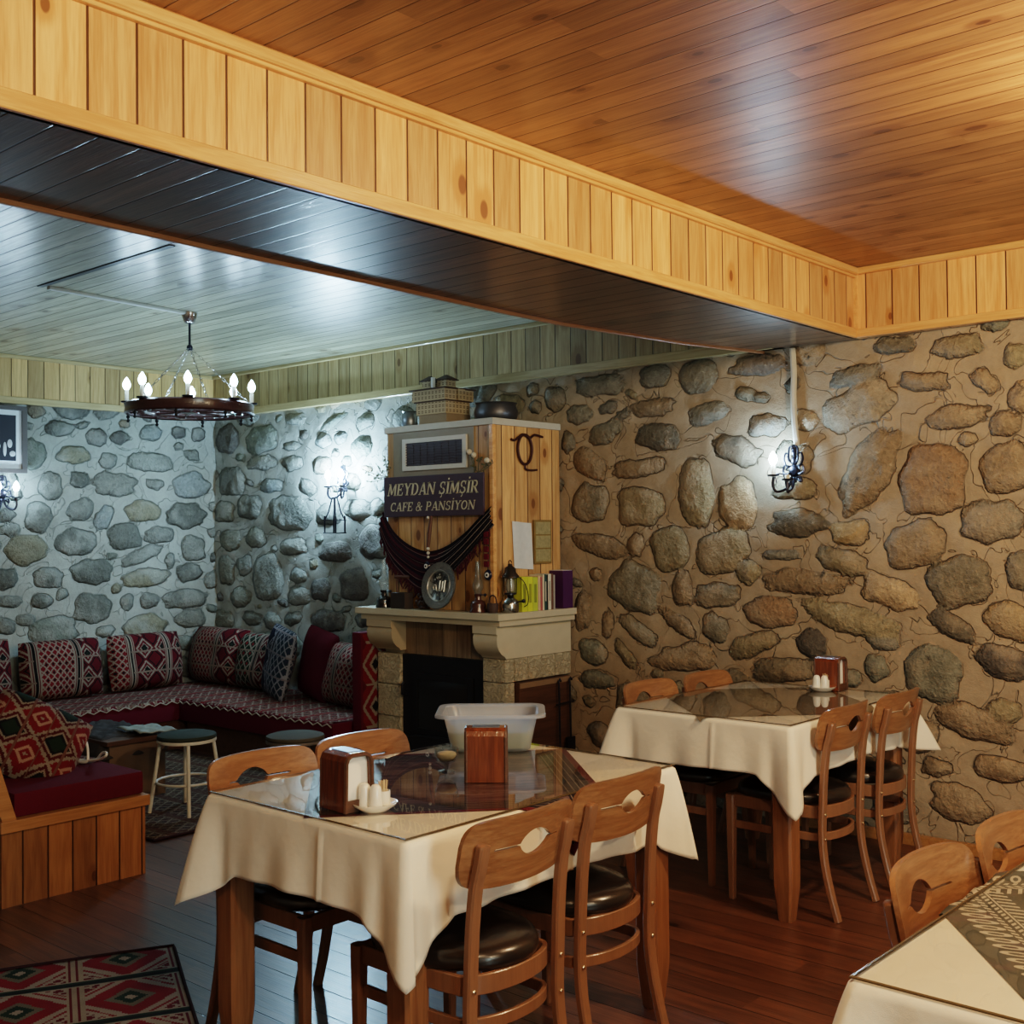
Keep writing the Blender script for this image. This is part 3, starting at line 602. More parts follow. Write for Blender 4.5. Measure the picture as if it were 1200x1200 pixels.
def tablecloth(x0, x1, y0, y1, label, drop=.205, seed=0, creases=(), tips=((.34, .012, 1.0),)*4):
    """ivory cloth: flat on the top, hanging sides, pleated corners with a drooping point. tips: (drop, flare, turn) per corner"""
    cx, cy = (x0+x1)/2, (y0+y1)/2; w, d = (x1-x0)/2+.004, (y1-y0)/2+.004; R = .02; rr = random.Random(seed)
    ph = [rr.uniform(0, 6.28) for _ in range(6)]
    per = []   # (pos, normal, dist to corner, corner index)
    corners = [(-1, -1), (1, -1), (1, 1), (-1, 1)]
    sides = [((-w, -d), (w, -d), (0, -1)), ((w, -d), (w, d), (1, 0)), ((w, d), (-w, d), (0, 1)), ((-w, d), (-w, -d), (-1, 0))]
    for k, (a, b_, n) in enumerate(sides):
        L = math.hypot(b_[0]-a[0], b_[1]-a[1]); m = 90
        for i in range(m):
            s = R + (L-2*R)*i/(m-1); t = s/L; p = (a[0]+(b_[0]-a[0])*t, a[1]+(b_[1]-a[1])*t)
            per.append((p, n, min(s, L-s), k if s < L/2 else (k+1) % 4, s, k))
        c = corners[(k+1) % 4]; n2 = sides[(k+1) % 4][2]
        for i in range(1, 14):
            a_ = PI/2*i/14; nx = n[0]*math.cos(a_)+n2[0]*math.sin(a_); ny = n[1]*math.cos(a_)+n2[1]*math.sin(a_)
            p = (c[0]*(w-R)+nx*R, c[1]*(d-R)+ny*R); per.append((p, (nx, ny), 0.0 + R*abs(i-7)/7*.9, (k+1) % 4, None, k))
    rows = 22; P = []
    for (p, n, dc, ci, s, k) in per:
        td, fl, _ = tips[ci]; q = max(0.0, 1-dc/.15); tip = q**1.15
        D = drop + (td-drop)*tip + .006*math.sin((s or 0)*9+ph[k])
        und = (.007*math.sin((s or 0)*17+ph[k])+.005*math.sin((s or 0)*38+ph[k+1])) if s is not None else 0
        cr = 0
        if s is not None:
            for kk, sc_ in creases:
                if kk == k: cr = max(cr, .007*math.exp(-((s-sc_)/.006)**2))
        diag = (corners[ci][0]*.7071, corners[ci][1]*.7071)
        g = math.exp(-(dc/.05)**2); valley = -.020*math.exp(-((dc-.085)/.03)**2)
        col = []
        for j in range(rows+1):
            v = j/rows; zz = D*v
            if v < .06: a_ = v/.06*PI/2; off = .010*math.sin(a_)-.010; z = .7525-.010*(1-math.cos(a_))
            else: off = 0; z = .7425-(D-.01)*(v-.06)/.94
            vv = max(0, (v-.06)/.94)
            o = off + .004 + .012*vv + und*vv**1.2 + cr*min(1, vv*6) + valley*vv
            X = p[0]+n[0]*o + diag[0]*fl*g*vv**.8; Y = p[1]+n[1]*o + diag[1]*fl*g*vv**.8
            col.append(Vector((X, Y, z)))
        P.append(col)
    me = bpy.data.meshes.new('tablecloth'); nr = rows+1; n_ = len(P)
    V = [tuple(v) for c in P for v in c]; F = []
    for i in range(n_):
        for j in range(rows): a = i*nr+j; b_ = ((i+1) % n_)*nr+j; F.append((a, b_, b_+1, a+1)[::-1])
    F.append(tuple(i*nr for i in range(n_)))
    me.from_pydata(V, [], F); me.update(); o = finish('tablecloth', me, M_cloth, None, 180)
    o.location = (cx, cy, 0); mod(o, 'SOLIDIFY', thickness=.0016, offset=-1)
    return tag(o, label, 'tablecloth', 'ivory tablecloths')
def glass_top(x0, x1, y0, y1, label):
    t = thing('glass_tabletop', label, 'glass sheet', ((x0+x1)/2, (y0+y1)/2, .7556), group='glass sheets on the tables'); w, d = (x1-x0)/2, (y1-y0)/2
    b = MB(); b.face([(-w+.004, -d+.004, .004), (w-.004, -d+.004, .004), (w-.004, d-.004, .004), (-w+.004, d-.004, .004)]); b.build('glass', M_glasstop, t, 0)
    b = MB(); o4 = [(-w, -d), (w, -d), (w, d), (-w, d)]
    b.rings([[Vector((x*k1, y*k2, z)) for x, y in o4] for k1, k2, z in ((1-.006/w, 1-.006/d, .0005), (1, 1, .0005), (1, 1, .0035), (1-.005/w, 1-.005/d, .0042))], cap=False); b.build('edge', M_glassedge, t, 0)
    return t
def runner_mat(name, style):
    M = Mat(name, .85, .15); tc = M.node('ShaderNodeTexCoord'); sx = M.node('ShaderNodeSeparateXYZ'); M.link(tc.outputs['UV'], sx.inputs[0])
    u, v = S(M.nt, sx.outputs[0]), S(M.nt, sx.outputs[1]); n = M.noise(M.vec(u*6., v*60., 0.), 1., 3.); n2 = M.noise(M.vec(u*3., v*3., 1.), 4., 3.)
    if style == 0:   # purple brown ikat with dark red and black striped border
        c = M.mix(M.ss(n, .3, .7), (.035, .02, .03), (.13, .08, .085)); c = M.mix(M.ss(n2, .5, .62)*.6, c, (.17, .115, .11))
        e = (.42-u.abs()).mn(.42-v.abs()); w = (e/.02).fract(); 
        c = M.mix(e.lt(.11), c, (.02, .015, .018)); c = M.mix(e.lt(.11)*w.lt(.14), c, (.20, .16, .13)); c = M.mix(e.lt(.022), c, (.10, .012, .018))
    elif style == 1: c = M.mix(n, (.13, .10, .065), (.24, .19, .12)); c = M.mix(M.ss(n2, .5, .65)*.5, c, (.16, .13, .09))
    else:            # charcoal with stitched off white leaves along the border
        c = M.mix(n2, (.055, .058, .048), (.08, .08, .065)); c = M.mix(M.ss(n2, .55, .7)*.5, c, (.11, .06, .07))
        cream = (.46, .40, .32)
        for ax, ot in ((u, v), (v, u)):
            e = .43-ax.abs(); f = ((ot + (e*.35))/.034).fract()
            leafm = (((f-.5).abs()*.034)*((f-.5).abs()*.034) + ((e-.062)*.42)*((e-.062)*.42)).sqrt()
            c = M.mix((leafm-.0085).abs().lt(.0028)*e.gt(.03)*e.lt(.1), c, cream)
            g = ((ot - (e-.105).abs()*.8)/.018).fract(); c = M.mix((e-.105).abs().lt(.014)*g.lt(.5), c, cream); c = M.mix((e-.105).abs().lt(.0035), c, (.06, .06, .05))
            g2 = ((ot + e*.4)/.022).fract(); c = M.mix((e-.145).abs().lt(.016)*g2.lt(.38), c, cream)
            c = M.mix((e-.125).abs().lt(.002), c, cream)
    M.color(c); M.bump(n, .001); return M.m
def topper(cx, cy, ang, half, x0, x1, y0, y1, m, label):
    """square cloth laid cornerwise under the glass; corners past the table edge hang down"""
    N = 42; ca, sa = math.cos(ang), math.sin(ang); P = []; UV = []
    for i in range(N+1):
        r = []; ur = []
        for j in range(N+1):
            u = -half+2*half*i/N; v = -half+2*half*j/N; X = cx+u*ca-v*sa; Y = cy+u*sa+v*ca; Z = .7542
            for lo, hi, ax in ((x0-.012, x1+.012, 0), (y0-.012, y1+.012, 1)):
                q = (X, Y)[ax]; e = (q-hi) if q > hi else ((lo-q) if q < lo else 0)
                if e > 0:
                    q2 = (hi if q > hi else lo) + (1 if q > hi else -1)*(.011+.02*e); Z -= e
                    if ax == 0: X = q2
                    else: Y = q2
            r.append((X, Y, Z)); ur.append((u, v))
        P.append(r); UV.append(ur)
    o = grid('table_runner', P, m, UV=UV); return tag(o, label, 'table runner', 'square cloths laid cornerwise on the tables')
T1 = (-2.90, -2.068, 1.932, 3.10); T2 = (-2.95, -2.135, 3.985, 5.06); T3 = (-.87, -.04, 1.812, 2.96)
table(*T1, 'wooden table in front with plastic tub, standing on four square legs'); table(*T2, 'wooden table against the stone wall under the right sconce'); table(*T3, 'wooden table in the lower right corner under leaf patterned runner')
tablecloth(*T1, 'ivory tablecloth of the front table hanging in a pointed corner fold', .205, 1, ((0, .52), (1, .62)), ((.315, .085, 1), (.345, .030, 1), (.305, .058, 1), (.32, .05, 1)))
tablecloth(*T2, 'ivory tablecloth of the table by the stone wall', .20, 2, ((0, .48), (1, .55)), ((.21, .07, 1), (.345, .035, 1), (.25, .14, 1), (.3, .05, 1)))
tablecloth(*T3, 'peach lit ivory tablecloth of the table in the lower right corner', .20, 3, (), ((.30, .08, 1), (.33, .04, 1), (.3, .05, 1), (.3, .05, 1)))
topper(-2.485, 2.515, math.radians(48.5), .42, *T1, runner_mat('purple brown ikat cloth', 0), 'purple brown striped cloth laid cornerwise on the front table')
topper(-2.54, 4.52, math.radians(47), .40, *T2, runner_mat('olive brown cloth', 1), 'olive brown cloth laid cornerwise on the wall table')
topper(-.453, 2.39, math.radians(38.2), .43, *T3, runner_mat('charcoal leaf stitched cloth', 2), 'charcoal cloth with stitched white leaf border on the corner table')
glass_top(*T1, 'shiny glass sheet on the front table reflecting the blue light'); glass_top(*T2, 'glass sheet on the table against the stone wall'); glass_top(*T3, 'glass sheet on the table in the lower right corner')
ZT = .7602
# napkin holders
def napkin_holder(loc, rz, label, h=.155, w=.058, d=.048):
    t = thing('napkin_holder', label, 'napkin holder', loc, rz, 'wooden napkin holders')
    b = MB()   # two curved veneer cheeks joined over the top (profile in y-z, extruded in x)
    pr = [(-d, 0), (-d*.93, h*.86), (-d*.80, h*.95), (-d*.5, h), (d*.5, h), (d*.80, h*.95), (d*.93, h*.86), (d, 0)]
    inn = [(y*.86, z*.955) for y, z in pr]
    for k in range(len(pr)-1):
        q = [pr[k], pr[k+1], inn[k+1], inn[k]]; b.prism(q, -w, w, 'x')
    b.box(-w, w, -d, d, 0, .012); b.build('body', M_holder, t, 30)
    for s in (-1, 1):
        b = MB(); b.prism([(y*.84, .012+z*.9) for y, z in pr], s*(w-.026), s*(w-.016), 'x'); b.build('napkins', M_paper, t, 0)
    for s in (-1, 1):
        b = MB(); b.tube([(s*(w+.000), y*.91, z*.968) for y, z in pr], .0065, 6)
        b.box(s*w-.003, s*w+.003, -d*.9, d*.9, 0, h*.2); b.build('edge', M_darkwood, t, 0)
    b = MB(); b.box(-w*.7, w*.7, -d*.45, d*.45, h, h+.002); b.build('top_plate', plain('dim grey metal', (.22, .22, .23), .45, .5, .9) if 'dim grey metal' not in bpy.data.materials else bpy.data.materials['dim grey metal'], t, 0)
    return t
napkin_holder((-2.430, 2.055, ZT), math.radians(-6), 'brown napkin holder with white napkins facing right, beside the shakers on the front table')
napkin_holder((-2.378, 2.555, ZT), math.radians(40), 'red brown napkin holder in front of the plastic tub, wooden side facing the viewer', .158)
napkin_holder((-2.47, 5.0, ZT), math.radians(2), 'red brown napkin holder on the wall table beside the stone wall', .15)
def shaker(loc, rz, label):
    o = MB().lathe([(.0, 0), (.019, .0), (.0195, .004), (.0165, .045), (.014, .056), (.009, .062), (0, .064)], n=24).build('salt_shaker', M_white, None, 60, loc); return tag(o, label, 'shaker', 'white ceramic shakers')
def condiments(cx, cy, where, rz=0):
    o = MB().lathe([(0, .004), (.035, .003), (.036, 0), (.040, 0), (.043, .004), (.058, .014), (.062, .021), (.060, .021), (.054, .015), (.040, .009), (0, .008)], n=36).build('saucer', M_white, None, 60, (cx, cy, ZT))
    tag(o, 'white saucer holding the shakers on the ' + where, 'saucer', 'white saucers')
    c, s = math.cos(rz), math.sin(rz); P = lambda x, y: (cx+x*c-y*s, cy+x*s+y*c, ZT+.0092)
    shaker(P(-.026, -.004), 0, 'white shaker standing left on the saucer of the ' + where); shaker(P(.006, -.020), 0, 'white shaker standing in front on the saucer of the ' + where)
    t = thing('toothpick_holder', 'white cup of wrapped toothpicks on the saucer of the ' + where, 'toothpick holder', P(.022, .020), 0, 'toothpick holders')
    MB().lathe([(0, 0), (.017, 0), (.018, .003), (.0175, .038), (.016, .038), (.0155, .005), (0, .005)], n=24).build('cup', M_white, t, 60)
    b = MB(); r = random.Random(int(cx*100))
    for k in range(16):
        a = r.uniform(0, 6.28); q = r.uniform(0, .010); x, y = q*math.cos(a), q*math.sin(a); b.tube([(x*.6, y*.6, .006), (x*1.55, y*1.55, r.uniform(.058, .068))], .0012, 5)
    b.build('toothpicks', plain('pale toothpick wood', (.66, .48, .28), .6), t)
condiments(-2.352, 2.085, 'front table', math.radians(40)); condiments(-2.475, 4.925, 'wall table', math.radians(40))
# glass sugar bowl behind the second holder
t = thing('sugar_bowl', 'small glass footed bowl of pale sugar behind the red brown napkin holder', 'glass bowl', (-2.548, 2.556, ZT))
MB().lathe([(0, 0), (.024, 0), (.025, .004), (.006, .010), (.006, .022), (.028, .034), (.036, .055), (.038, .075), (.036, .075), (.034, .056), (.026, .037), (0, .030)], n=28).build('bowl', M_glass, t, 60)
MB().lathe([(0, .031), (.024, .037), (.032, .054), (.028, .060), (0, .066)], n=24).build('sugar', plain('pale sugar', (.6, .5, .36), .8), t, 60)
# plastic tub, set square to nobody: turned about 40 degrees on the table
t = thing('plastic_tub', 'translucent white plastic tub half full of pale yellow liquid', 'tub', (-2.722, 2.95, ZT), math.radians(41))
def rrect(w, d, r, z, n=8):
    out = []
    for cx, cy, a0 in ((w-r, d-r, 0), (-w+r, d-r, 90), (-w+r, -d+r, 180), (w-r, -d+r, 270)):
        for k in range(n+1): a = math.radians(a0+90*k/n); out.append(Vector((cx+r*math.cos(a), cy+r*math.sin(a), z)))
    return out
b = MB(); b.rings([rrect(.128, .088, .035, .0), rrect(.135, .094, .04, .006), rrect(.148, .108, .045, .07), rrect(.160, .122, .05, .122), rrect(.163, .125, .05, .128), rrect(.183, .140, .05, .130), rrect(.187, .143, .05, .126), rrect(.187, .143, .05, .118),
    rrect(.184, .140, .05, .118), rrect(.184, .141, .05, .126), rrect(.164, .122, .05, .124), rrect(.157, .119, .05, .118), rrect(.145, .105, .045, .07), rrect(.131, .09, .04, .009)], cap=True); b.build('tub', M_plastic, t, 40)
b = MB(); b.rings([rrect(.129, .088, .038, .010), rrect(.1415, .1015, .043, .064)]); b.build('liquid', M_liquid, t, 40)
# ------------------------------------------------------------------ fireplace
fx0, fx1, fy = -5.40, -4.338, 4.822
t = thing('fireplace', 'cream stone fireplace with carved blocks, scrolled corbels and a black iron insert', 'fireplace', (0, 0, 0))
b = MB(); b.box(-5.485, -4.288, 4.714, 5.41, 1.012, 1.050, .004); b.box(-5.46, -4.305, 4.742, 5.41, .978, 1.012, .003); b.build('mantel_shelf', M_stone_cream, t, 0)
def blocks(name, x0, x1, y0, y1, zs, m):
    b = MB()
    for z0, z1 in zip(zs, zs[1:]): b.box(x0, x1, y0, y1, z0+.002, z1-.002, .007)
    return b.build(name, m, t, 0)
blocks('pier', fx0, -5.197, fy, 5.0, (0, .2, .385, .58, .77), M_carved); blocks('pier', -4.509, fx1, fy, 4.90, (0, .2, .42, .655, .79), M_carved)
b = MB()
for y0, y1 in ((4.905, 5.02), (5.02, 5.26), (5.26, 5.41)): b.box(-4.52, fx1, y0+.002, y1-.002, .658, .788, .006)
b.build('side_blocks', M_carved, t, 0)
b = MB(); b.box(-5.2, -4.5, fy+.045, 5.40, .77, .98); b.build('frieze_slab', M_frieze_slab, t, 0)
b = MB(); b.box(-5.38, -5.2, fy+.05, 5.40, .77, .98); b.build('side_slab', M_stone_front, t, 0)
b = MB(); b.box(-4.5, fx1, fy+.045, 5.41, .79, .979); b.build('side_slab', M_stone_cream, t, 0)
cor = [(4.742, .978), (4.742, .935), (4.752, .930), (4.746, .91), (4.748, .875), (4.762, .845), (4.785, .82), (4.812, .805), (4.822, .792), (4.88, .792), (4.88, .978)]
for x0, x1 in ((-5.41, -5.19), (-4.512, -4.33)):
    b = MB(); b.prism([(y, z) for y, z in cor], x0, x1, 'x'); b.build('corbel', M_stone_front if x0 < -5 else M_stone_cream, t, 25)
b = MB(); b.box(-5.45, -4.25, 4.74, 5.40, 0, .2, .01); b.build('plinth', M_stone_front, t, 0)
b = MB(); b.box(-5.195, -5.11, fy+.02, fy+.06, .2, .768); b.box(-4.595, -4.509, fy+.02, fy+.06, .2, .768); b.box(-5.11, -4.595, fy+.02, fy+.06, .66, .768); b.box(-5.11, -4.595, fy+.02, fy+.06, .2, .30)
b.box(-5.195, -4.509, fy+.3, fy+.32, .2, .77); ins = b.build('insert_frame', M_black, t, 0)
b = MB(); b.box(-5.10, -4.605, fy+.01, fy+.03, .30, .335); b.box(-5.10, -4.605, fy+.01, fy+.03, .625, .66); b.box(-5.10, -5.065, fy+.01, fy+.03, .335, .625); b.box(-4.64, -4.605, fy+.01, fy+.03, .335, .625); dr = b.build('insert_door', M_black, t, 0)
MB().box(-5.07, -4.635, fy+.018, fy+.024, .33, .63).build('pane', plain('sooty glass', (.012, .012, .013), .12, .6), dr, 0)
b = MB(); b.tube([(-5.16, fy-.005, .60), (-5.16, fy-.02, .59), (-5.16, fy-.02, .53), (-5.16, fy+.02, .52)], .008); b.build('door_handle', M_black, dr)
b = MB(); b.prism([(-5.17, .2), (-5.16, .25), (-5.08, .29), (-4.95, .30), (-4.72, .30), (-4.6, .27), (-4.56, .2)], fy-.05, fy+.015, 'y'); b.build('ash_drawer', M_black, t, 30)
# chimney
t = thing('chimney_hood', 'pine boarded chimney box above the mantel carrying sign and vent', 'chimney', (0, 0, 0))
MB().box(-5.286, -4.41, 4.815, 5.405, 1.052, 2.112).build('front_boards', M_chim_x, t, 0)
b = MB(); b.box(-4.412, -4.408, 4.817, 5.403, 1.052, 2.112); b.build('side_boards', M_chim_y, t, 0)
MB().box(-5.30, -4.395, 4.80, 5.405, 2.112, 2.150, .003).build('top_board', plain('pale grey board', (.5, .47, .4), .5), t, 0)
MB().box(-5.225, -4.55, 4.807, 4.816, 1.845, 2.110, .001).build('vent_panel', plain('grey brown vent panel', (.24, .20, .14), .5), t, 0)
MB().box(-4.428, -4.400, 4.803, 4.83, 1.052, 2.112, .003).build('corner_post', M_trim_x, t, 0)
b = MB(); vx0, vx1, vz0, vz1 = -5.134, -4.60, 1.877, 2.068; Y = 4.800
for q in ((vx0, vx1, vz1-.026, vz1), (vx0, vx1, vz0, vz0+.026), (vx0, vx0+.03, vz0+.026, vz1-.026), (vx1-.03, vx1, vz0+.026, vz1-.026)): b.box(q[0], q[1], Y-.006, Y+.008, q[2], q[3])
v = b.build('vent_frame', plain('white vent frame', (.62, .60, .55), .4), t, 0)
b = MB(); b.box(vx0+.03, vx1-.03, Y+.003, Y+.008, vz0+.02, vz1-.02)
for k in range(9): z = vz0+.033+k*.0155; b.box(vx0+.03, vx1-.03, Y-.004, Y+.004, z-.003, z+.003)
for k in range(1, 8): x = vx0+.03+k*(vx1-vx0-.06)/8; b.box(x-.002, x+.002, Y-.002, Y+.005, vz0+.026, vz1-.026)
b.build('vent_slats', plain('dark vent slats', (.05, .035, .045), .4), v, 0)
# dark log box and fire irons beside the fireplace
t = thing('log_box', 'dark brown wooden box fitted under the right side of the fireplace', 'wooden box', (0, 0, 0))
MB().box(-4.52, -4.306, 4.905, 5.36, .202, .652, .004).build('body', M_darkwood, t, 0); MB().box(-4.306, -4.299, 4.905, 5.36, .62, .65, .002).build('edge_strip', plain('tan chipped edge', (.22, .14, .08), .6), t, 0)
t = thing('fireplace_tools', 'dark iron fire poker and shovel leaning beside the brown box', 'fire irons', (0, 0, 0))
for y, n in ((5.22, 'poker'), (5.32, 'shovel')):
    b = MB(); b.tube([(-4.272, y, .203), (-4.276, y, .60), (-4.28, y, .63), (-4.30+.02, y+.012, .645), (-4.28, y+.022, .63)], .006)
    if n == 'shovel': b.box(-4.285, -4.262, y-.035, y+.03, .205, .30, .003)
    b.build(n, M_iron, t)
b = MB(); b.tube([(-4.272, 5.19, .5), (-4.272, 5.35, .505)], .005); b.build('holder_bar', M_iron, t)
# ------------------------------------------------------------------ sign with slab serif italic lettering
GL = {  # strokes: l x0 y0 x1 y1 w | a cx cy rx ry a0 a1 w ; unit cap height, second number is the advance
 'M': (1.12, 'l .12 0 .2 1 .1|l .2 1 .52 .1 .19|l .52 .1 .84 1 .09|l .88 1 .92 0 .19|s 0 .26 0|s .76 1.06 0|s .04 .26 1|s .78 1.02 1'),
 'E': (.82, 'l .17 0 .17 1 .2|l .17 .96 .66 .96 .09|l .17 .5 .5 .5 .09|l .17 .04 .68 .04 .09|l .64 .72 .66 1 .09|l .66 0 .7 .28 .09|l .5 .38 .5 .62 .07|s 0 .3 0|s 0 .3 1'),
 'Y': (.9, 'l .16 1 .45 .48 .2|l .74 1 .45 .48 .09|l .45 0 .45 .52 .2|s .28 .62 0|s 0 .32 1|s .6 .9 1'),
 'D': (.94, 'l .17 0 .17 1 .2|l .17 .96 .42 .96 .09|l .17 .04 .42 .04 .09|a .4 .5 .36 .46 -90 90 .18|s 0 .3 0|s 0 .3 1'),
 'A': (.95, 'l .12 0 .46 1 .09|l .46 1 .78 0 .2|l .24 .32 .66 .32 .08|s 0 .28 0|s .62 .94 0'),
 'N': (1.0, 'l .14 0 .14 1 .1|l .14 1 .78 .05 .2|l .8 0 .8 1 .1|s 0 .28 0|s 0 .26 1|s .66 .94 1'),
 'S': (.76, 'a .36 .74 .24 .22 20 250 .15|a .34 .26 .26 .22 -160 80 .16|l .58 .7 .6 .98 .07|l .06 .02 .08 .3 .07'),
 'I': (.44, 'l .2 0 .2 1 .2|s .04 .36 0|s .04 .36 1'),
 'R': (.92, 'l .17 0 .17 1 .2|l .17 .96 .42 .96 .09|l .17 .5 .42 .5 .09|a .42 .73 .22 .23 -90 90 .17|l .42 .48 .76 0 .19|s 0 .3 0|s 0 .3 1|s .66 .9 0'),
 'C': (.84, 'a .44 .5 .34 .45 50 310 .18|l .68 .7 .7 .98 .08'),
 'F': (.76, 'l .17 0 .17 1 .2|l .17 .96 .64 .96 .09|l .17 .5 .5 .5 .09|l .62 .72 .64 1 .09|l .5 .38 .5 .62 .07|s 0 .34 0|s 0 .3 1'),
 'P': (.82, 'l .17 0 .17 1 .2|l .17 .96 .42 .96 .09|l .17 .46 .42 .46 .09|a .42 .71 .22 .25 -90 90 .17|s 0 .34 0|s 0 .3 1'),
 'O': (.94, 'a .44 .5 .34 .45 0 360 .18'),
 '&': (1.0, 'a .36 .76 .16 .2 0 360 .11|a .32 .26 .26 .26 60 330 .14|l .26 .66 .78 .03 .17|l .56 .1 .76 .5 .08|s .64 .92 .5'),
 ' ': (.42, '')}
GL['Ş'] = (GL['S'][0], GL['S'][1]+'|l .34 -.02 .38 -.16 .08|l .38 -.16 .24 -.26 .08'); GL['İ'] = (GL['I'][0], GL['I'][1]+'|l .2 1.14 .2 1.28 .16')
def lettering(b, text, x0, x1, z0, h, y, shear=.2):
    adv = sum(GL[c][0] for c in text); kx = (x1-x0-shear*h)/adv; cx = x0
    def P(u, v, cx): return (cx+u*kx+shear*v*h, y, z0+v*h)
    def quad(u0, v0, u1, v1, w, cx):
        dx, dy = (u1-u0)*kx, (v1-v0)*h; L = math.hypot(dx, dy) or 1; nx, ny = -dy/L*w*h/2, dx/L*w*h/2
        p, q = P(u0, v0, cx), P(u1, v1, cx)
        b.face([(p[0]+nx, y, p[2]+ny), (p[0]-nx, y, p[2]-ny), (q[0]-nx, y, q[2]-ny), (q[0]+nx, y, q[2]+ny)])
    for ch in text:
        a, st = GL[ch]
        for s in [q for q in st.split('|') if q]:
            k = s.split(); f = [float(q) for q in k[1:]]
            if k[0] == 'l': quad(*f, cx)
            elif k[0] == 's': v = f[2] + (.035 if f[2] < .5 else (-.035 if f[2] > .6 else 0)); quad(f[0], v, f[1], v, .075, cx)
            else:
                n = 14; 
                for i in range(n):
                    a0 = math.radians(f[4]+(f[5]-f[4])*i/n); a1 = math.radians(f[4]+(f[5]-f[4])*(i+1.06)/n)
                    w = f[6]*(.55+.45*abs(math.cos((a0+a1)/2)))
                    quad(f[0]+f[2]*math.cos(a0), f[1]+f[3]*math.sin(a0), f[0]+f[2]*math.cos(a1), f[1]+f[3]*math.sin(a1), w, cx)
        cx += a*kx
t = thing('cafe_sign', 'dark purple brown wooden sign with cream serif lettering on the chimney', 'sign', (0, 0, 0))
MB().box(-5.275, -4.446, 4.772, 4.786, 1.600, 1.842, .003).build('board', plain('purple brown sign board', (.055, .030, .045), .45, .4), t, 0)
b = MB(); lettering(b, 'MEYDAN ŞİMŞİR', -5.243, -4.468, 1.728, .072, 4.7705); lettering(b, 'CAFE & PANSİYON', -5.22, -4.50, 1.634, .053, 4.7705)
b.build('lettering', plain('cream letter paint', (.62, .55, .36), .6), t, 0)
# ------------------------------------------------------------------ woven swag, cord, beads, plate on the chimney front
top = catmull([(-5.30, 4.79, 1.635), (-5.20, 4.785, 1.515), (-5.05, 4.78, 1.43), (-4.89, 4.775, 1.395), (-4.74, 4.775, 1.425), (-4.60, 4.78, 1.50), (-4.50, 4.785, 1.58), (-4.405, 4.79, 1.65)], 10)
bot = catmull([(-5.335, 4.79, 1.50), (-5.24, 4.785, 1.345), (-5.12, 4.775, 1.25), (-4.97, 4.77, 1.165), (-4.84, 4.77, 1.17), (-4.68, 4.775, 1.285), (-4.54, 4.78, 1.40), (-4.385, 4.79, 1.545)], 10)
t = thing('woven_swag', 'dark maroon fringed textile draped in a swag below the sign', 'wall hanging', (0, 0, 0))
P, UV = [], []
for i, (a, c) in enumerate(zip(top, bot)):
    r, ur = [], []
    for j in range(21): v = j/20; p = a.lerp(c, v); r.append((p.x, p.y-.018*math.sin(v*PI)-.007*math.sin(v*26+i*.05), p.z)); ur.append((i/len(top), v))
    P.append(r); UV.append(ur)
M = Mat('striped maroon textile', .95, .1); tc = M.node('ShaderNodeTexCoord'); sx = M.node('ShaderNodeSeparateXYZ'); M.link(tc.outputs['UV'], sx.inputs[0]); u, v = S(M.nt, sx.outputs[0]), S(M.nt, sx.outputs[1])
c = M.mix((v*7.).fract().lt(.5), (.05, .012, .02), (.022, .012, .02)); c = M.mix(u.gt(.5)*((v*8.+.2).fract().lt(.12)), c, (.30, .27, .25)); c = M.mix(u.gt(.55), c, M.mix((v*8.+.2).fract().lt(.12), (.012, .011, .016), (.34, .3, .28))); c = M.mix(u.lt(.5)*((v*5.+.4).fract().lt(.08)), c, (.2, .12, .11))
M.color(c); M.bump(M.noise(M.vec(u*20., v*20.), 9.), .004); grid('textile', P, M.m, t, UV)
b = MB(); r = random.Random(4)
for i in range(2, len(bot)-2):
    p = bot[i]; l = r.uniform(.03, .07); b.tube([p+Vector((0, .0, .01)), p+Vector((r.uniform(-.015, .015), -.004, -l*.5)), p+Vector((r.uniform(-.02, .02), -.004, -l))], [.004, .006, .003], 5)
b.build('fringe', plain('maroon wool fringe', (.06, .014, .02), .95, .1), t)
t = thing('beaded_cord', 'brown hanging cord with pale beads in the middle of the swag', 'cord', (0, 0, 0))
b = MB(); b.tube([(-4.852, 4.76, 1.60), (-4.856, 4.745, 1.50), (-4.858, 4.735, 1.40)], [.009, .013, .009]); b.build('cord', plain('brown leather', (.10, .04, .025), .5), t)
b = MB()
for z, s in ((1.592, .009), (1.41, .011), (1.385, .010), (1.362, .008)): b.ball((-4.856, 4.735, z), s)
b.build('beads', plain('pale bead', (.6, .58, .52), .3), t)
def evil_eye(x, y, z, r_, label, cord=None):
    t = thing('evil_eye_bead', label, 'bead', (x, y, z), group=None)
    MB().lathe([(0, -.006), (r_*.8, -.006), (r_, 0), (r_*.8, .006), (0, .006)], n=24, mat=Matrix.Rotation(PI/2, 4, 'X')).build('disc', plain('black blue glass', (.012, .014, .04), .15, .5), t, 40)
    MB().lathe([(0, 0), (r_*.5, 0), (r_*.5, .003), (0, .003)], (0, -.008, 0), n=20, mat=Matrix.Rotation(PI/2, 4, 'X')).build('white_ring', M_white, t, 40)
    MB().lathe([(0, 0), (r_*.22, 0), (r_*.22, .003), (0, .003)], (0, -.0105, 0), n=14, mat=Matrix.Rotation(PI/2, 4, 'X')).build('pupil', M_black, t, 40)
    if cord:
        b = MB(); b.tube([(0, 0, r_), (0, .01, cord)], .0025, 5)
        b.build('string', M_black, t)
evil_eye(-4.872, 4.74, 1.308, .027, 'round evil eye bead hanging left of the metal plate'); evil_eye(-4.432, 4.79, 1.262, .030, 'round evil eye bead hanging below the dark red squares', .24)
t = thing('felt_garland', 'string of dark red square pieces at the right edge of the chimney front', 'garland', (0, 0, 0))
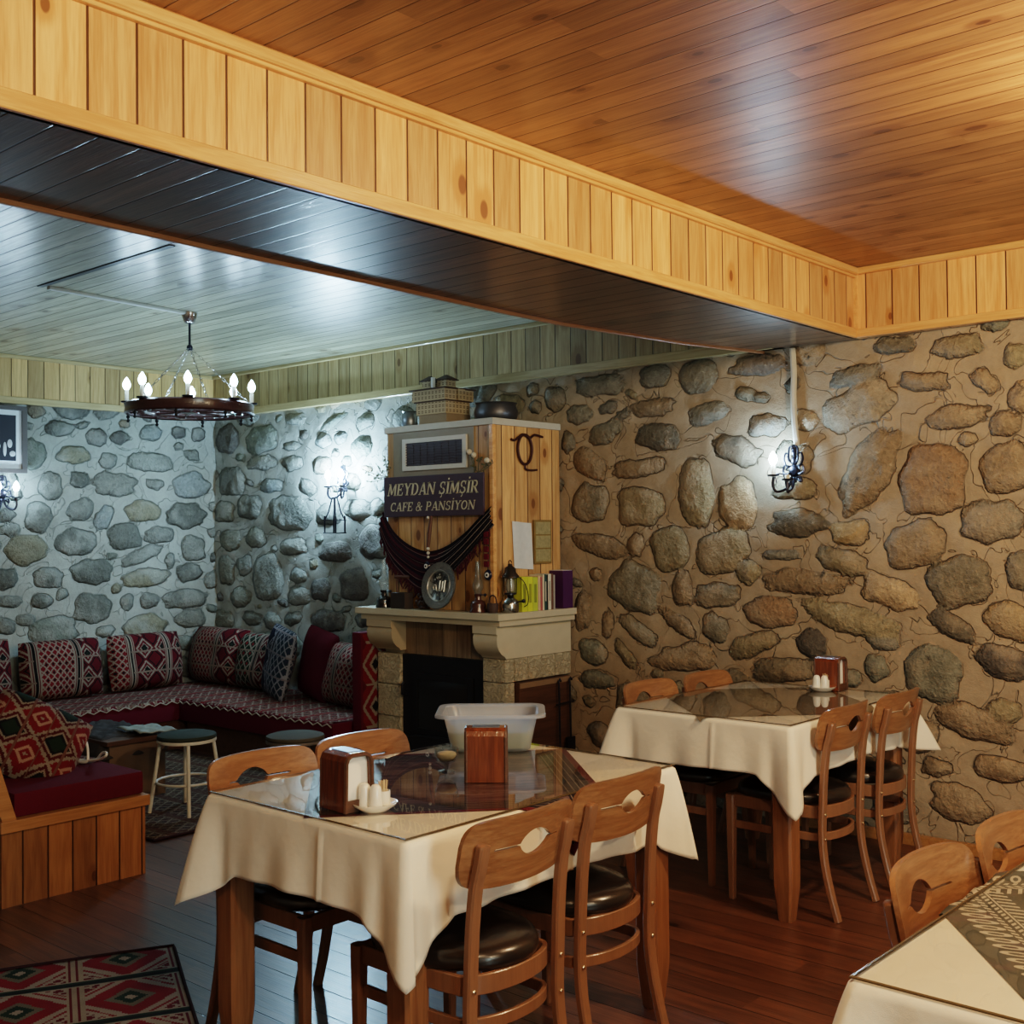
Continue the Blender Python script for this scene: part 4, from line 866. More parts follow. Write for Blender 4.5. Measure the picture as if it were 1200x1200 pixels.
for k in range(5): MB().box(-4.452, -4.418, 4.775, 4.785, 1.475-k*.042, 1.508-k*.042, .004).build('felt_square', plain('dark red felt', (.12, .012, .02), .95, .1) if k == 0 else bpy.data.materials['dark red felt'], t, 0)
# round metal plate with calligraphy leaning on the mantel
t = thing('calligraphy_plate', 'round pewter plate with calligraphy leaning on the mantel', 'plate', (-4.765, 4.735, 1.196)); t.rotation_euler = (math.radians(-9), 0, 0)
R90 = Matrix.Rotation(PI/2, 4, 'X')
M = Mat('chased pewter', .38, .5, .8); x, y, z = M.coords(); n = M.noise(M.vec(x, y, z), 70., 3., .6, 2.); M.color(M.mix(n, (.06, .06, .06), (.30, .29, .27))); M.bump(M.ss(n, .4, .6), .004)
MB().lathe([(0, .0), (.085, .0), (.092, .008), (.134, .014), (.138, .006), (.12, -.004), (0, -.008)], n=48, mat=R90).build('rim', M.m, t, 60)
MB().lathe([(0, .002), (.084, .002), (.084, .004), (0, .004)], n=40, mat=R90).build('field', M_black, t, 40)
b = MB(); Y = -.009   # the word as raised strokes
for pts, r_ in (([(.052, Y, .032), (.050, Y, -.002), (.050, Y, -.034)], .005), ([(.034, Y, .026), (.032, Y, -.012), (.028, Y, -.028), (.016, Y, -.030), (.010, Y, -.022)], .005), ([(.012, Y, .030), (.010, Y, -.010), (.006, Y, -.028), (-.006, Y, -.032), (-.014, Y, -.024)], .005),
    ([(-.014, Y, -.024), (-.018, Y, -.004), (-.030, Y, .004), (-.040, Y, -.010), (-.032, Y, -.026), (-.018, Y, -.024)], .005), ([(-.020, Y, .050), (-.012, Y, .040), (-.004, Y, .052), (.004, Y, .042), (.012, Y, .054)], .0035), ([(-.034, Y, .040), (-.030, Y, .030)], .004), ([(.0, Y, .066), (.004, Y, .060)], .005), ([(-.004, Y, -.056), (.004, Y, -.054)], .004)):
    b.tube(catmull(pts, 5) if len(pts) > 2 else pts, r_, 6)
b.build('calligraphy', plain('pale pewter', (.5, .5, .46), .35, .5, .6), t, 60)
b = MB(); b.lathe([(.088, .004), (.091, .009), (.094, .004)], n=40, mat=R90); b.build('inner_ring', bpy.data.materials['pale pewter'], t, 60)
# things standing on the mantel
ZM = 1.0505
def oil_lamp(loc, label, m, k=1.0):
    t = thing('oil_lamp', label, 'oil lamp', loc, group=None)
    MB().lathe([(0, 0), (.050*k, 0), (.052*k, .008), (.042*k, .022), (.046*k, .040), (.040*k, .062), (.020*k, .072), (.016*k, .090), (.022*k, .096), (.022*k, .106), (0, .106)], n=28).build('font', m, t, 50)
    MB().lathe([(.019*k, .104), (.022*k, .118), (.033*k, .140), (.030*k, .165), (.018*k, .190), (.014*k, .24), (.0145*k, .29)], n=24).build('glass_chimney', M_lampglass, t, 60)
    b = MB(); b.tube([(.018*k, 0, .1), (.05*k, 0, .1)], .003); b.ball((.055*k, 0, .1), .009); b.build('wick_knob', M_iron, t)
    return t
oil_lamp((-5.285, 4.775, ZM), 'dark oil lamp with tall glass chimney at the left end of the mantel', plain('black glazed lamp', (.012, .012, .014), .12, .5, coat=.5))
oil_lamp((-4.497, 4.775, ZM), 'reddish brown oil lamp with glass chimney right of the metal plate', plain('red brown glazed lamp', (.06, .02, .015), .2, .5, coat=.5))
t = thing('charcoal_iron', 'old charcoal iron with raised handle on the mantel beside the left oil lamp', 'iron', (-5.115, 4.775, ZM))
b = MB(); b.prism([(-.075, -.035), (.05, -.035), (.085, 0), (.05, .035), (-.075, .035)], 0, .095, 'z'); b.build('box', plain('dark brown iron box', (.04, .025, .018), .6, .3, .3), t, 0)
b = MB(); b.tube([(-.05, 0, .09), (-.055, 0, .15), (-.05, 0, .185)], .006); b.tube([(.045, 0, .09), (.05, 0, .15), (.045, 0, .185)], .006); b.tube([(-.065, 0, .19), (.06, 0, .19)], .012); b.tube([(-.045, 0, .18), (.0, 0, .12), (.04, 0, .18)], .005); b.build('handle', plain('worn brown handle', (.10, .04, .022), .5), t)
t = thing('clay_figurine', 'small dark knobbly figurine on the mantel left of the plate', 'figurine', (-4.945, 4.775, ZM))
b = MB(); r = random.Random(2)
for k in range(22): b.ball((r.uniform(-.03, .03), r.uniform(-.02, .02), .014+r.uniform(0, .085)*(1-abs(r.uniform(-.5, .5)))), r.uniform(.011, .016), n=7)
b.ball((0, 0, .012), .03, 1, .8, .4); b.build('body', plain('dark brown glazed clay', (.05, .022, .015), .4), t)
t = thing('small_basket', 'tiny dark brown wicker basket between the brown oil lamp and the lantern', 'basket', (-4.398, 4.79, ZM))
b = MB(); b.lathe([(0, 0), (.026, 0), (.034, .03), (.030, .055), (.027, .055), (.030, .03), (.022, .006), (0, .006)], n=18); b.tube(catmull([(-.03, 0, .05), (-.022, 0, .085), (0, 0, .098), (.022, 0, .085), (.03, 0, .05)], 5), .004, 6); b.build('body', plain('dark wicker', (.045, .022, .016), .7, bump=.004), t)
t = thing('pressure_lantern', 'chromed pressure lantern with dark hood at the mantel corner', 'lantern', (-4.335, 4.868, ZM))
MB().lathe([(0, 0), (.046, 0), (.050, .012), (.050, .045), (.044, .068), (.026, .082), (.018, .1), (0, .1)], n=32).build('tank', plain('polished nickel', (.5, .5, .48), .18, .5, 1.0, .1), t, 50)
MB().lathe([(.030, .108), (.033, .15), (.030, .195)], n=24).build('glass', M_lampglass, t, 60)
MB().lathe([(.018, .12), (.022, .15), (.017, .185), (0, .19)], n=16).build('mantle', plain('white gas mantle', (.7, .66, .55), .8), t, 60)
MB().lathe([(.036, .192), (.052, .196), (.050, .206), (.034, .225), (.030, .25), (.014, .262), (.012, .274), (0, .276)], n=28).build('hood', plain('dark bronze hood', (.05, .035, .025), .35, .5, .7), t, 50)
b = MB(); b.lathe([(.024, .098), (.036, .102), (.036, .110), (.024, .112)], n=24)
for a in range(4): b.tube([(.034*math.cos(a*PI/2+.7), .034*math.sin(a*PI/2+.7), .105), (.036*math.cos(a*PI/2+.7), .036*math.sin(a*PI/2+.7), .195)], .0022, 5)
b.tube([(.04, .01, .06), (.075, .02, .065)], .004); b.ball((.08, .02, .066), .011); b.build('cage', M_iron, t)
b = MB(); b.tube(catmull([(.0, -.05, .21), (.02, .0, .21), (.055, .045, .18), (.075, .065, .11), (.07, .07, .05), (.05, .06, .03)], 6), .0025, 6); b.tube(catmull([(-.01, 0, .272), (-.008, 0, .288), (.004, 0, .292), (.012, 0, .28)], 4), .003, 6); b.build('bail_handle', M_iron, t)
# books beside the chimney: spines face the room
bk = [('yellow', .052, .198, (.55, .56, .04), 'bright yellow book right next to the lantern'), ('yellow', .046, .196, (.60, .62, .05), 'second bright yellow book from the lantern'), ('lime', .044, .192, (.48, .54, .06), 'lime yellow book, third from the lantern'),
      ('peach', .024, .198, (.60, .40, .26), 'thin peach book beside the yellow ones'), ('pink', .018, .192, (.40, .10, .10), 'thin red spined book'), ('cream', .016, .205, (.66, .58, .42), 'thin cream book beside the red one'),
      ('teal', .022, .205, (.03, .07, .07), 'dark teal book in the middle of the row'), ('black', .012, .202, (.02, .02, .02), 'very thin black book'), ('white', .028, .207, (.66, .62, .52), 'off white book right of the black one'), ('brown', .020, .208, (.14, .07, .05), 'thin brown book next to the tall purple one'), ('grey', .016, .200, (.35, .33, .3), 'thin grey book before the purple one')]
y = 4.925
for nm, w, h, c, lab in bk:
    t = thing('book', lab, 'book', (-4.352, y+w/2, ZM), group='row of books on the mantel'); w2 = w/2-.0012
    m = plain('book cover ' + nm + str(round(y, 2)), c, .5, .3)
    b = MB(); b.box(.045, .052, -w2, w2, 0, h, .0015); b.box(-.05, .05, -w2, -w2+.0025, 0, h); b.box(-.05, .05, w2-.0025, w2, 0, h); b.build('cover', m, t, 0)
    MB().box(-.048, .045, -w2+.0025, w2-.0025, .003, h-.004).build('pages', M_paper, t, 0)
    b = MB(); b.box(.0522, .0526, -w2*.5, w2*.5, h*.25, h*.8); 
    if nm in ('yellow', 'lime', 'white', 'teal', 'purple'): b.build('spine_title', plain('spine ink ' + str(round(y, 2)), tuple(k*.45 for k in c) if c[0] > .3 else (.5, .45, .35), .6), t, 0)
    else: b.bm.free()
    y += w
t = thing('book', 'tall purple book at the far end of the row against the wall', 'book', (-4.352, 5.345, ZM), group='row of books on the mantel')
MB().box(-.05, .054, -.052, .040, 0, .222, .003).build('cover', plain('purple cover', (.055, .012, .07), .45), t, 0); MB().box(-.048, .050, -.048, .036, .2215, .2235).build('pages', M_paper, t, 0)
# on the right side of the chimney
X = -4.404
o = grid('notice_paper', [[(X+.004+.004*math.sin(i*.9), 4.962+.165*i/8+.002*j, 1.565-.27*j/8-.012*i/8) for j in range(9)] for i in range(9)], plain('white notice paper', (.62, .64, .64), .8, .1)); tag(o, 'blank looking white sheet pinned to the side of the chimney', 'paper')
t = thing('banknote_frame', 'narrow glazed frame of old banknotes beside the white sheet', 'picture frame', (0, 0, 0))
b = MB(); b.box(X, X+.012, 5.148, 5.306, 1.315, 1.572, .002); b.build('frame', plain('gold brown frame', (.22, .14, .045), .4), t, 0)
b = MB()
for k in range(3): b.box(X+.012, X+.0135, 5.160, 5.294, 1.328+k*.080, 1.400+k*.080)
b.build('banknote', plain('greenish banknote paper', (.30, .25, .12), .7, var=.5, nscale=60), t, 0)
t = thing('iron_hook_ring', 'dark wrought iron ring with curled ends on the side of the chimney', 'iron ornament', (0, 0, 0))
X2 = X+.010
b = MB(); ring = [(X2, 5.075+.062*math.cos(a), 1.985+.082*math.sin(a)*(1 if math.sin(a) > 0 else 1.1)) for a in np.linspace(0, 2*PI, 30, endpoint=False)]; b.tube(ring, .008, 8, closed=True)
b.tube(catmull([(X2, 4.955, 2.035), (X2, 4.985, 2.03), (X2, 5.02, 2.05), (X2, 5.06, 2.068), (X2, 5.12, 2.05), (X2, 5.16, 2.07), (X2, 5.235, 2.062)], 6), .007); b.tube(catmull([(X2, 5.075, 1.90), (X2, 5.08, 1.868), (X2, 5.13, 1.862), (X2, 5.18, 1.866)], 6), .006); b.build('hook_bars', plain('dark red rusty iron', (.06, .02, .015), .5, .4, .4), t)
def twigs(name, label, base, dirs, tips, seed):
    t = thing(name, label, 'dried plant', base); r = random.Random(seed); b = MB(); lf = MB()
    for d in dirs:
        e = Vector(d); m = e*.5 + Vector((r.uniform(-.015, .015), -.008, r.uniform(-.015, .015))); b.tube(catmull([(0, 0, 0), m, e], 4), .0022, 5)
        for k in range(7):
            p = e*r.uniform(.35, 1.0); q = Vector((r.uniform(-1, 1), r.uniform(-.5, .2), r.uniform(-1, 1))).normalized()*.026
            s = q.cross(Vector((0, 1, .3))).normalized()*.006; lf.face([p, p+q*.5+s, p+q, p+q*.5-s])
    b.build('stems', plain('dry stem', (.12, .10, .05), .8), t); lf.build('leaves', plain('dry olive leaf', (.10, .10, .05), .8), t, 0)
    if tips:
        for p in tips: b = MB(); b.ball(p, .016, n=8); b.build('seed_head', plain('pale garlic seed head', (.62, .56, .45), .6) if 'pale garlic seed head' not in bpy.data.materials else bpy.data.materials['pale garlic seed head'], t)
twigs('dried_sprig', 'dried sprig with pale round heads at the top right corner of the sign', (-4.50, 4.785, 1.842), [(-.05, 0, .11), (.02, 0, .09), (.09, -.01, .06), (.13, -.01, .05), (-.02, -.01, .05)], [(-.055, -.01, .12), (-.02, -.01, .10), (.085, -.015, .065)], 3)
twigs('dried_sprig', 'bare dried leafy sprig sticking out at the left edge of the chimney', (-5.25, 4.785, 1.845), [(-.22, -.01, .055), (-.15, -.02, .02), (-.10, 0, .075), (-.03, 0, .13), (.01, 0, .10), (-.19, 0, -.02)], None, 9)
# ------------------------------------------------------------------ on top of the chimney
ZC = 2.1505
t = thing('model_house', 'small wooden model of an old timbered mansion on top of the chimney', 'model house', (0, 0, 0))
hx0, hx1, hy0, hy1 = -5.165, -4.905, 4.94, 5.18
M = Mat('model house walls with window grid', .7, .2); x, y, z = M.coords(); a = (((x+y)/.030).fract()-.5).abs(); c_ = (((z-2.2)/.028).fract()-.5).abs(); w = a.lt(.27)*c_.lt(.3); bars = (a.lt(.04)+c_.lt(.05)).clamp()
M.color(M.mix(w, (.46, .35, .22), M.mix(bars, (.14, .09, .05), (.46, .36, .24)))); mw = M.m
MB().box(hx0+.02, hx1-.005, hy0+.01, hy1-.02, ZC, 2.225).build('base', plain('brown cardboard', (.26, .19, .12), .8), t, 0)
MB().box(hx0+.005, hx1, hy0, hy1-.03, 2.225, 2.30).build('ground_floor', mw, t, 0)
b = MB(); b.box(hx0-.02, hx1+.004, hy0-.012, hy1, 2.306, 2.375); b.box(hx1-.06, hx1+.02, hy0+.09, hy0+.15, 2.306, 2.375); b.build('upper_floor', mw, t, 0)
b = MB(); b.box(hx0+.03, hx0+.10, hy0+.03, hy0+.1, 2.38, 2.435); b.box(hx1-.12, hx1-.04, hy0+.05, hy0+.13, 2.38, 2.435); b.box(hx0+.09, hx1-.1, hy0+.07, hy0+.11, 2.38, 2.425); b.build('attic', mw, t, 0)
b = MB(); b.box(hx0-.035, hx1+.018, hy0-.025, hy1+.01, 2.373, 2.381); b.box(hx0-.008, hx1+.008, hy0-.008, hy1-.02, 2.299, 2.307)
for x0, y0, s in ((hx0+.065, hy0+.065, .048), (hx1-.08, hy0+.09, .054)): b.rings([[Vector((x0+dx*k, y0+dy*k, z)) for dx, dy in ((-1, -1), (1, -1), (1, 1), (-1, 1))] for k, z in ((s, 2.433), (s*.98, 2.438), (.006, 2.468))])
b.rings([[Vector((x_, y_, z)) for x_, y_ in ((hx0+.08, hy0+.06-k), (hx1-.1, hy0+.06-k), (hx1-.1, hy0+.12+k), (hx0+.08, hy0+.12+k))] for k, z in ((.01, 2.424), (-.028, 2.446))]); b.build('roof', plain('dark brown shingle', (.06, .03, .02), .8), t, 0)
b = MB(); b.box(hx1-.135, hx1-.117, hy0+.01, hy0+.03, 2.376, 2.45); b.build('chimney_stack', M_white, t, 0)
o = MB().lathe([(0, 0), (.040, 0), (.052, .03), (.048, .09), (.038, .10), (.044, .108), (.040, .108), (.034, .1), (0, .02)], n=24).build('metal_jug', plain('dull grey metal', (.20, .22, .24), .35, .5, .8), None, 50, (-5.243, 4.96, ZC)); tag(o, 'grey metal jug left of the model house', 'jug')
o = MB().lathe([(0, 0), (.09, 0), (.125, .03), (.135, .075), (.12, .12), (.128, .13), (.118, .13), (.11, .12), (.12, .08), (0, .02)], n=32).build('cooking_pot', plain('dark tinned copper', (.09, .085, .09), .4, .5, .7), None, 50, (-4.705, 5.17, ZC)); tag(o, 'large dark metal pot right of the model house', 'pot')
# ------------------------------------------------------------------ benches, cushions, rugs
def pillow(w, h, th, m, label, loc, lean=.22, rz=0, seed=0, roll=0, group='kilim cushions on the corner bench', rot=None, name='kilim_cushion'):
    """upright cushion, front faces -y, bottom edge at the origin"""
    r = random.Random(seed); n = 26; P = []; UV = []; a1, a2 = r.uniform(0, 6), r.uniform(0, 6)
    for side in (-1, 1):
        for i in range(n+1):
            row, ur = [], []
            for j in range(n+1):
                u, v = -1+2*i/n, -1+2*j/n; T = th/2*max(0, 1-abs(u)**3.2)**.55*max(0, 1-abs(v)**3.2)**.55
                T *= 1+.12*math.sin(3*u+a1)*math.cos(2.5*v+a2); x = w/2*u*(1-.05*(1-v*v)*0-.03*v*v); z = h/2*(v*(1-.05*abs(u)**4)+1) - .012*h*math.sin(PI*(u+1)/2)*v
                row.append((x, side*T, z)); ur.append((u*w/2+seed*.13+side*.5, v*h/2))
            P.append(row); UV.append(ur)
    me = bpy.data.meshes.new(name); N = n+1; V = [p for r_ in P for p in r_]; F = []
    for s in range(2):
        for i in range(n):
            for j in range(n):
                a = (s*N+i)*N+j; b_ = (s*N+i+1)*N+j; f = (a, b_, b_+1, a+1); F.append(f if s == 0 else f[::-1])
    me.from_pydata(V, [], F); L = me.uv_layers.new(name='UV'); fl = [q for r_ in UV for q in r_]
    for lo in me.loops: L.data[lo.index].uv = fl[lo.vertex_index]
    o = finish(name, me, m, None, 180); o.location = loc
    o.rotation_euler = rot or (-lean, roll, rz); return tag(o, label, 'cushion', group)
ZB = .362
def bench(name, label, base, matt, cover, cuv, m_base=M_darkwood):
    t = thing(name, label, 'bench', (0, 0, 0)); MB().box(*base).build('base', m_base, t, 0); MB().box(*matt, .018).build('mattress', M_red, t, 60)
    x0, x1, y0, y1, z = cover; n = 60; P = []; UV = []; r = random.Random(3)
    for i in range(n+1):
        row, ur = [], []
        for j in range(n+1):
            x, y = x0+(x1-x0)*i/n, y0+(y1-y0)*j/n; zz = z+.004*math.sin(x*11)*math.sin(y*13)
            e = (cuv == 'x' and j == 0) or (cuv == 'y' and i == n)
            if e: zz -= .022
            row.append((x, y, zz)); ur.append((x, y))
        P.append(row); UV.append(ur)
    grid('woven_cover', P, K_cover, t, UV)
    b = MB(); k = 0; L = (x1-x0) if cuv == 'x' else (y1-y0); s = 0
    while s < L:   # zigzag fringe along the front edge
        l = .02 if k % 2 else .0
        if cuv == 'x': p, q = (x0+s, y0-.003, z-.012-l), (min(x0+s+.045, x1), y0-.003, z-.012-(.02-l))
        else: p, q = (x1+.003, y0+s, z-.012-l), (x1+.003, min(y0+s+.045, y1), z-.012-(.02-l))
        b.tube([p, q], .004, 5); s += .045; k += 1
    b.build('zigzag_fringe', plain('cream wool fringe', (.34, .29, .25), .9, .1) if 'cream wool fringe' not in bpy.data.materials else bpy.data.materials['cream wool fringe'], t)
    return t
bench('corner_bench', 'low red bench with woven cover along the back stone wall', (-7.16, -5.53, 4.60, 5.36, 0, .20), (-7.2, -5.52, 4.56, 5.37, .20, .345), (-7.19, -5.53, 4.56, 5.36, .352), 'x')
bench('corner_bench', 'low red bench with woven cover along the left stone wall', (-7.96, -7.24, 1.6, 5.36, 0, .20), (-7.97, -7.205, 1.6, 5.37, .20, .345), (-7.96, -7.20, 1.62, 5.36, .352), 'y')
t = thing('bench_arm', 'dark red upholstered end panel with a diamond woven side next to the fireplace', 'bench arm', (0, 0, 0))
MB().box(-5.50, -5.418, 4.70, 5.36, .0, .895, .012).build('upholstered_panel', M_red, t, 60)
grid('woven_side', [[(-5.4165, 4.715+.63*i/8, .3+.585*j/8) for j in range(9)] for i in range(9)], K_panel, t, [[(.63*i/8, .585*j/8) for j in range(9)] for i in range(9)])
LW = -7.80
pillow(.58, .46, .20, K_cush[2], 'black and cream kilim cushion at the left picture edge on the corner bench', (LW, 3.37, ZB), .16, -PI/2*-1, 4)
pillow(.61, .42, .22, K_cush[0], 'kilim cushion with fine diamond lattice against the left wall', (LW, 4.02, ZB), .18, PI/2, 1)
pillow(.62, .42, .22, K_cush[1], 'kilim cushion with striped bands against the left wall near the room corner', (LW, 4.68, ZB), .18, PI/2+.04, 2)
pillow(.70, .44, .24, K_cush[3], 'dark red kilim cushion in the room corner on the back bench', (-7.64, 5.15, ZB), .22, 0, 3)
pillow(.60, .42, .24, K_cush[0], 'kilim cushion with green centred diamonds on the back bench', (-7.05, 5.14, ZB), .24, 0, 6)
pillow(.50, .50, .12, K_blue, 'dark blue patterned kilim cushion standing tilted on the back bench', (-6.70, 4.98, ZB), .20, -.35, 5, .10)
pillow(.48, .49, .14, M_red, 'plain dark red cushion behind the rightmost kilim cushion', (-6.40, 5.10, ZB), .16, -.25, 7, .12)
pillow(.52, .42, .22, K_cush[1], 'brown kilim cushion leaning at the fireplace end of the back bench', (-5.93, 5.00, ZB), .26, -.1, 8, .04)
# front settee end
t = thing('wooden_settee', 'pine boarded settee with red seat pad at the left picture edge', 'settee', (0, 0, 0))
MB().box(-6.35, -4.672, 2.14, 2.785, 0, .315).build('base', M_bench, t, 0)
b = MB(); b.box(-6.35, -4.655, 2.13, 2.80, .303, .350, .004); b.build('rail', M_bench_rail, t, 0)
b = MB(); b.box(-6.3, -4.69, 2.20, 2.79, .350, .452, .02); b.build('seat_pad', M_red, t, 60)
b = MB(); b.prism([(2.20, .35), (2.14, .35), (2.02, .74), (2.075, .76)], -6.35, -4.665, 'x'); b.build('backrest', M_bench_rail, t, 0)
grid('woven_cover', [[(-6.28+1.25*i/20, 2.40+.385*j/20, .457+.003*math.sin(i+j)) for j in range(21)] for i in range(21)], K_cover, t, [[(1.25*i/20, .385*j/20) for j in range(21)] for i in range(21)])
pillow(.44, .40, .17, K_front, 'red kilim cushion with hooked medallions leaning on the settee by the white cable', (-4.98, 2.33, .45), .5, 0, 11, group=None, rot=(math.radians(-38), math.radians(28), math.radians(62)))
o = MB().tube(catmull([(-5.28, 2.70, .52), (-5.16, 2.70, .572), (-5.04, 2.70, .558), (-5.0, 2.69, .48), (-5.02, 2.68, .464), (-5.05, 2.68, .466), (-4.93, 2.70, .485), (-4.86, 2.70, .51), (-4.875, 2.71, .522), (-4.93, 2.72, .51), (-5.0, 2.72, .467), (-5.1, 2.7, .463)], 8), .006, 8).build('charging_cable', plain('white cable', (.75, .74, .70), .4)); tag(o, 'white charging cable looping up from the settee seat', 'cable')
def rug(name, label, C, U, V, lu, lv, m, seed, uvs=False, z=.004):
    P, UV = [], []; r = random.Random(seed)
    for i in range(31):
        row, ur = [], []
        for j in range(31):
            a, c = lu*i/30, lv*j/30; row.append((C[0]+U[0]*a+V[0]*c, C[1]+U[1]*a+V[1]*c, z+.003+.0025*math.sin(a*9+c*5+seed))); ur.append((c, a))
        P.append(row); UV.append(ur)
    t = thing(name, label, 'rug', (0, 0, 0)); o = grid('weave', P, m, t, UV); mod(o, 'SOLIDIFY', thickness=.006, offset=1)
    b = MB(); q = [P[0][j] for j in range(31)] + [P[i][30] for i in range(1, 31)] + [P[30][j] for j in range(29, -1, -1)] + [P[i][0] for i in range(29, 0, -1)]
    b.tube([(x, y, z_+.001) for x, y, z_ in q], .006, 6, closed=True); b.build('dark_border', plain('dark rug edge', (.03, .012, .015), .95, .1) if 'dark rug edge' not in bpy.data.materials else bpy.data.materials['dark rug edge'], t)
rug('kilim_rug', 'red kilim rug with cream diamonds on the floor at the lower left corner', (-3.745, 2.345), (.893, -.45), (-.45, -.893), .84, 1.9, K_rug, 1)
rug('kilim_rug', 'faded kilim rug under the white stool and low table', (-7.1, 3.05), (1, .02), (-.02, 1), 2.0, 1.45, K_rug2, 2)
# low table with cloth and papers
t = thing('low_table', 'low dark wooden coffee table between settee and corner bench', 'coffee table', (0, 0, 0))
MB().box(-6.54, -5.94, 3.31, 3.72, .335, .362, .004).build('table_top', M_darkwood, t, 0)
MB().box(-6.50, -5.97, 3.34, 3.69, .012, .335, .004).build('cabinet_body', plain('dull brown panel', (.14, .09, .055), .6), t, 0)
N = 28; P = [[(-6.60+.62*i/N + .02*math.sin(j*.5), 3.28+.42*j/N, (.368+.010*math.sin(i*.7)*math.sin(j*.6)+.006*math.sin(i*1.9+j)) if (i < N-3 and j > 3) else .368-.035*max(i-N+3, 3-j if j < 4 else 0, 0)) for j in range(N+1)] for i in range(N+1)]
o = grid('crumpled_cloth', P, plain('dark grey brown cloth', (.05, .045, .045), .9, .1, var=.5, nscale=20), None, None); mod(o, 'SOLIDIFY', thickness=.004, offset=1); tag(o, 'crumpled dark cloth spread over the low table', 'cloth')
P = [[(-6.18+.26*i/12+.06*j/12, 3.50+.20*j/12, .392+.006*math.sin(i*.9)+.004*math.sin(j*1.3)) for j in range(13)] for i in range(13)]
o = grid('newspaper', P, plain('grey green printed paper', (.26, .29, .27), .8, .1, var=.35, nscale=50)); mod(o, 'SOLIDIFY', thickness=.004, offset=1); tag(o, 'pale grey papers lying on the low table', 'papers')
# stools
def stool(loc, label, mseat, mleg, rz):
    t = thing('round_stool', label, 'stool', loc, rz, 'round stools')
    MB().lathe([(0, .392), (.150, .392), (.156, .396), (.158, .404), (.154, .414), (.13, .421), (0, .424)], n=40).build('seat', mseat, t, 50)
    MB().lathe([(.143, .376), (.156, .376), (.158, .384), (.156, .392), (.143, .392)], n=40).build('seat_ring', mleg, t, 50)
    for k in range(4): a = k*PI/2; b = MB(); b.tube([(.195*math.cos(a), .195*math.sin(a), .004), (.165*math.cos(a), .165*math.sin(a), .2), (.138*math.cos(a), .138*math.sin(a), .386)], .0105, 10); b.build('leg', mleg, t, 60)
    b = MB(); b.tube([(.160*math.cos(a), .160*math.sin(a), .165) for a in np.linspace(0, 2*PI, 40, endpoint=False)], .007, 8, closed=True); b.build('footrest_ring', mleg, t, 60)
stool((-5.515, 3.54, .010), 'white metal round stool with dark green seat on the faded rug', M_stoolseat, M_whitepaint, 1.05)
stool((-5.06, 3.92, .002), 'dim grey topped round stool half hidden behind the front table chairs', plain('grey wooden stool top', (.075, .07, .055), .85, .15), plain('dull grey metal legs', (.12, .11, .1), .5), .4)
# ------------------------------------------------------------------ chandelier
t = thing('wheel_chandelier', 'dark wheel shaped chandelier with eight lit candle bulbs hanging in the seating corner', 'chandelier', (-5.763, 3.731, 0))
MB().lathe([(0, 2.716), (.026, 2.716), (.030, 2.722), (.046, 2.765), (.047, 2.779), (0, 2.779)], n=28).build('ceiling_cup', M_steel, t, 50)
b = MB(); b.tube([(0, 0, 2.72), (0, 0, 2.585)], .007); b.ball((0, 0, 2.578), .018); b.lathe([(.012, 2.56), (.022, 2.566), (.012, 2.572)], n=14); b.build('stem', M_iron, t)
b = MB(); b.lathe([(.336, 2.196), (.350, 2.190), (.360, 2.198), (.356, 2.222), (.360, 2.246), (.350, 2.254), (.338, 2.248), (.334, 2.222), (.336, 2.196)], n=64)
for k in range(4): a = k*PI/4+.3; b.tube([(.34*math.cos(a), .34*math.sin(a), 2.212), (-.34*math.cos(a), -.34*math.sin(a), 2.212)], .009, 8)
for k in range(16):
    a = k*PI/8; q = lambda r_, da, z: (r_*math.cos(a+da), r_*math.sin(a+da), z)
    b.tube(catmull([q(.335, 0, 2.205), q(.30, .10, 2.203), q(.26, .06, 2.203), q(.255, -.06, 2.203), q(.285, -.09, 2.203), q(.295, -.02, 2.203)], 4), .0055, 6)
b.tube([(.245*math.cos(a), .245*math.sin(a), 2.205) for a in np.linspace(0, 2*PI, 40, endpoint=False)], .007, 6, closed=True)
b.lathe([(0, 2.195), (.05, 2.2), (.055, 2.215), (.05, 2.23), (0, 2.235)], n=20); b.build('wheel_ring', M_redring, t, 50)
for k in range(8):
    b = MB(); a = 2*PI*k/8
    x, y = .348*math.cos(a), .348*math.sin(a); b.ball((x, y, 2.181), .011, n=8)
    b.tube([(x, y, 2.18), (x, y, 2.165), (x*.97, y*.97, 2.160)], .006, 6); b.ball((x, y, 2.158), .009, n=8); b.build('drop_ornament', M_black, t)
for k in range(4):
    a = k*PI/2+.62; b = MB(); p0, p1 = Vector((.01*math.cos(a), .01*math.sin(a), 2.57)), Vector((.342*math.cos(a), .342*math.sin(a), 2.252)); n = 15
    for i in range(n):
        c = p0.lerp(p1, (i+.5)/n); d = (p1-p0).normalized(); s = d.cross(Vector((0, 0, 1))).normalized(); u = s if i % 2 else d.cross(s); L = (p1-p0).length/n
        b.tube([c+d*(L*.62*math.cos(q))+u*(.0065*math.sin(q)) for q in np.linspace(0, 2*PI, 10, endpoint=False)], .0017, 5, closed=True)
    b.build('chain', M_steel, t)
BULBS = []
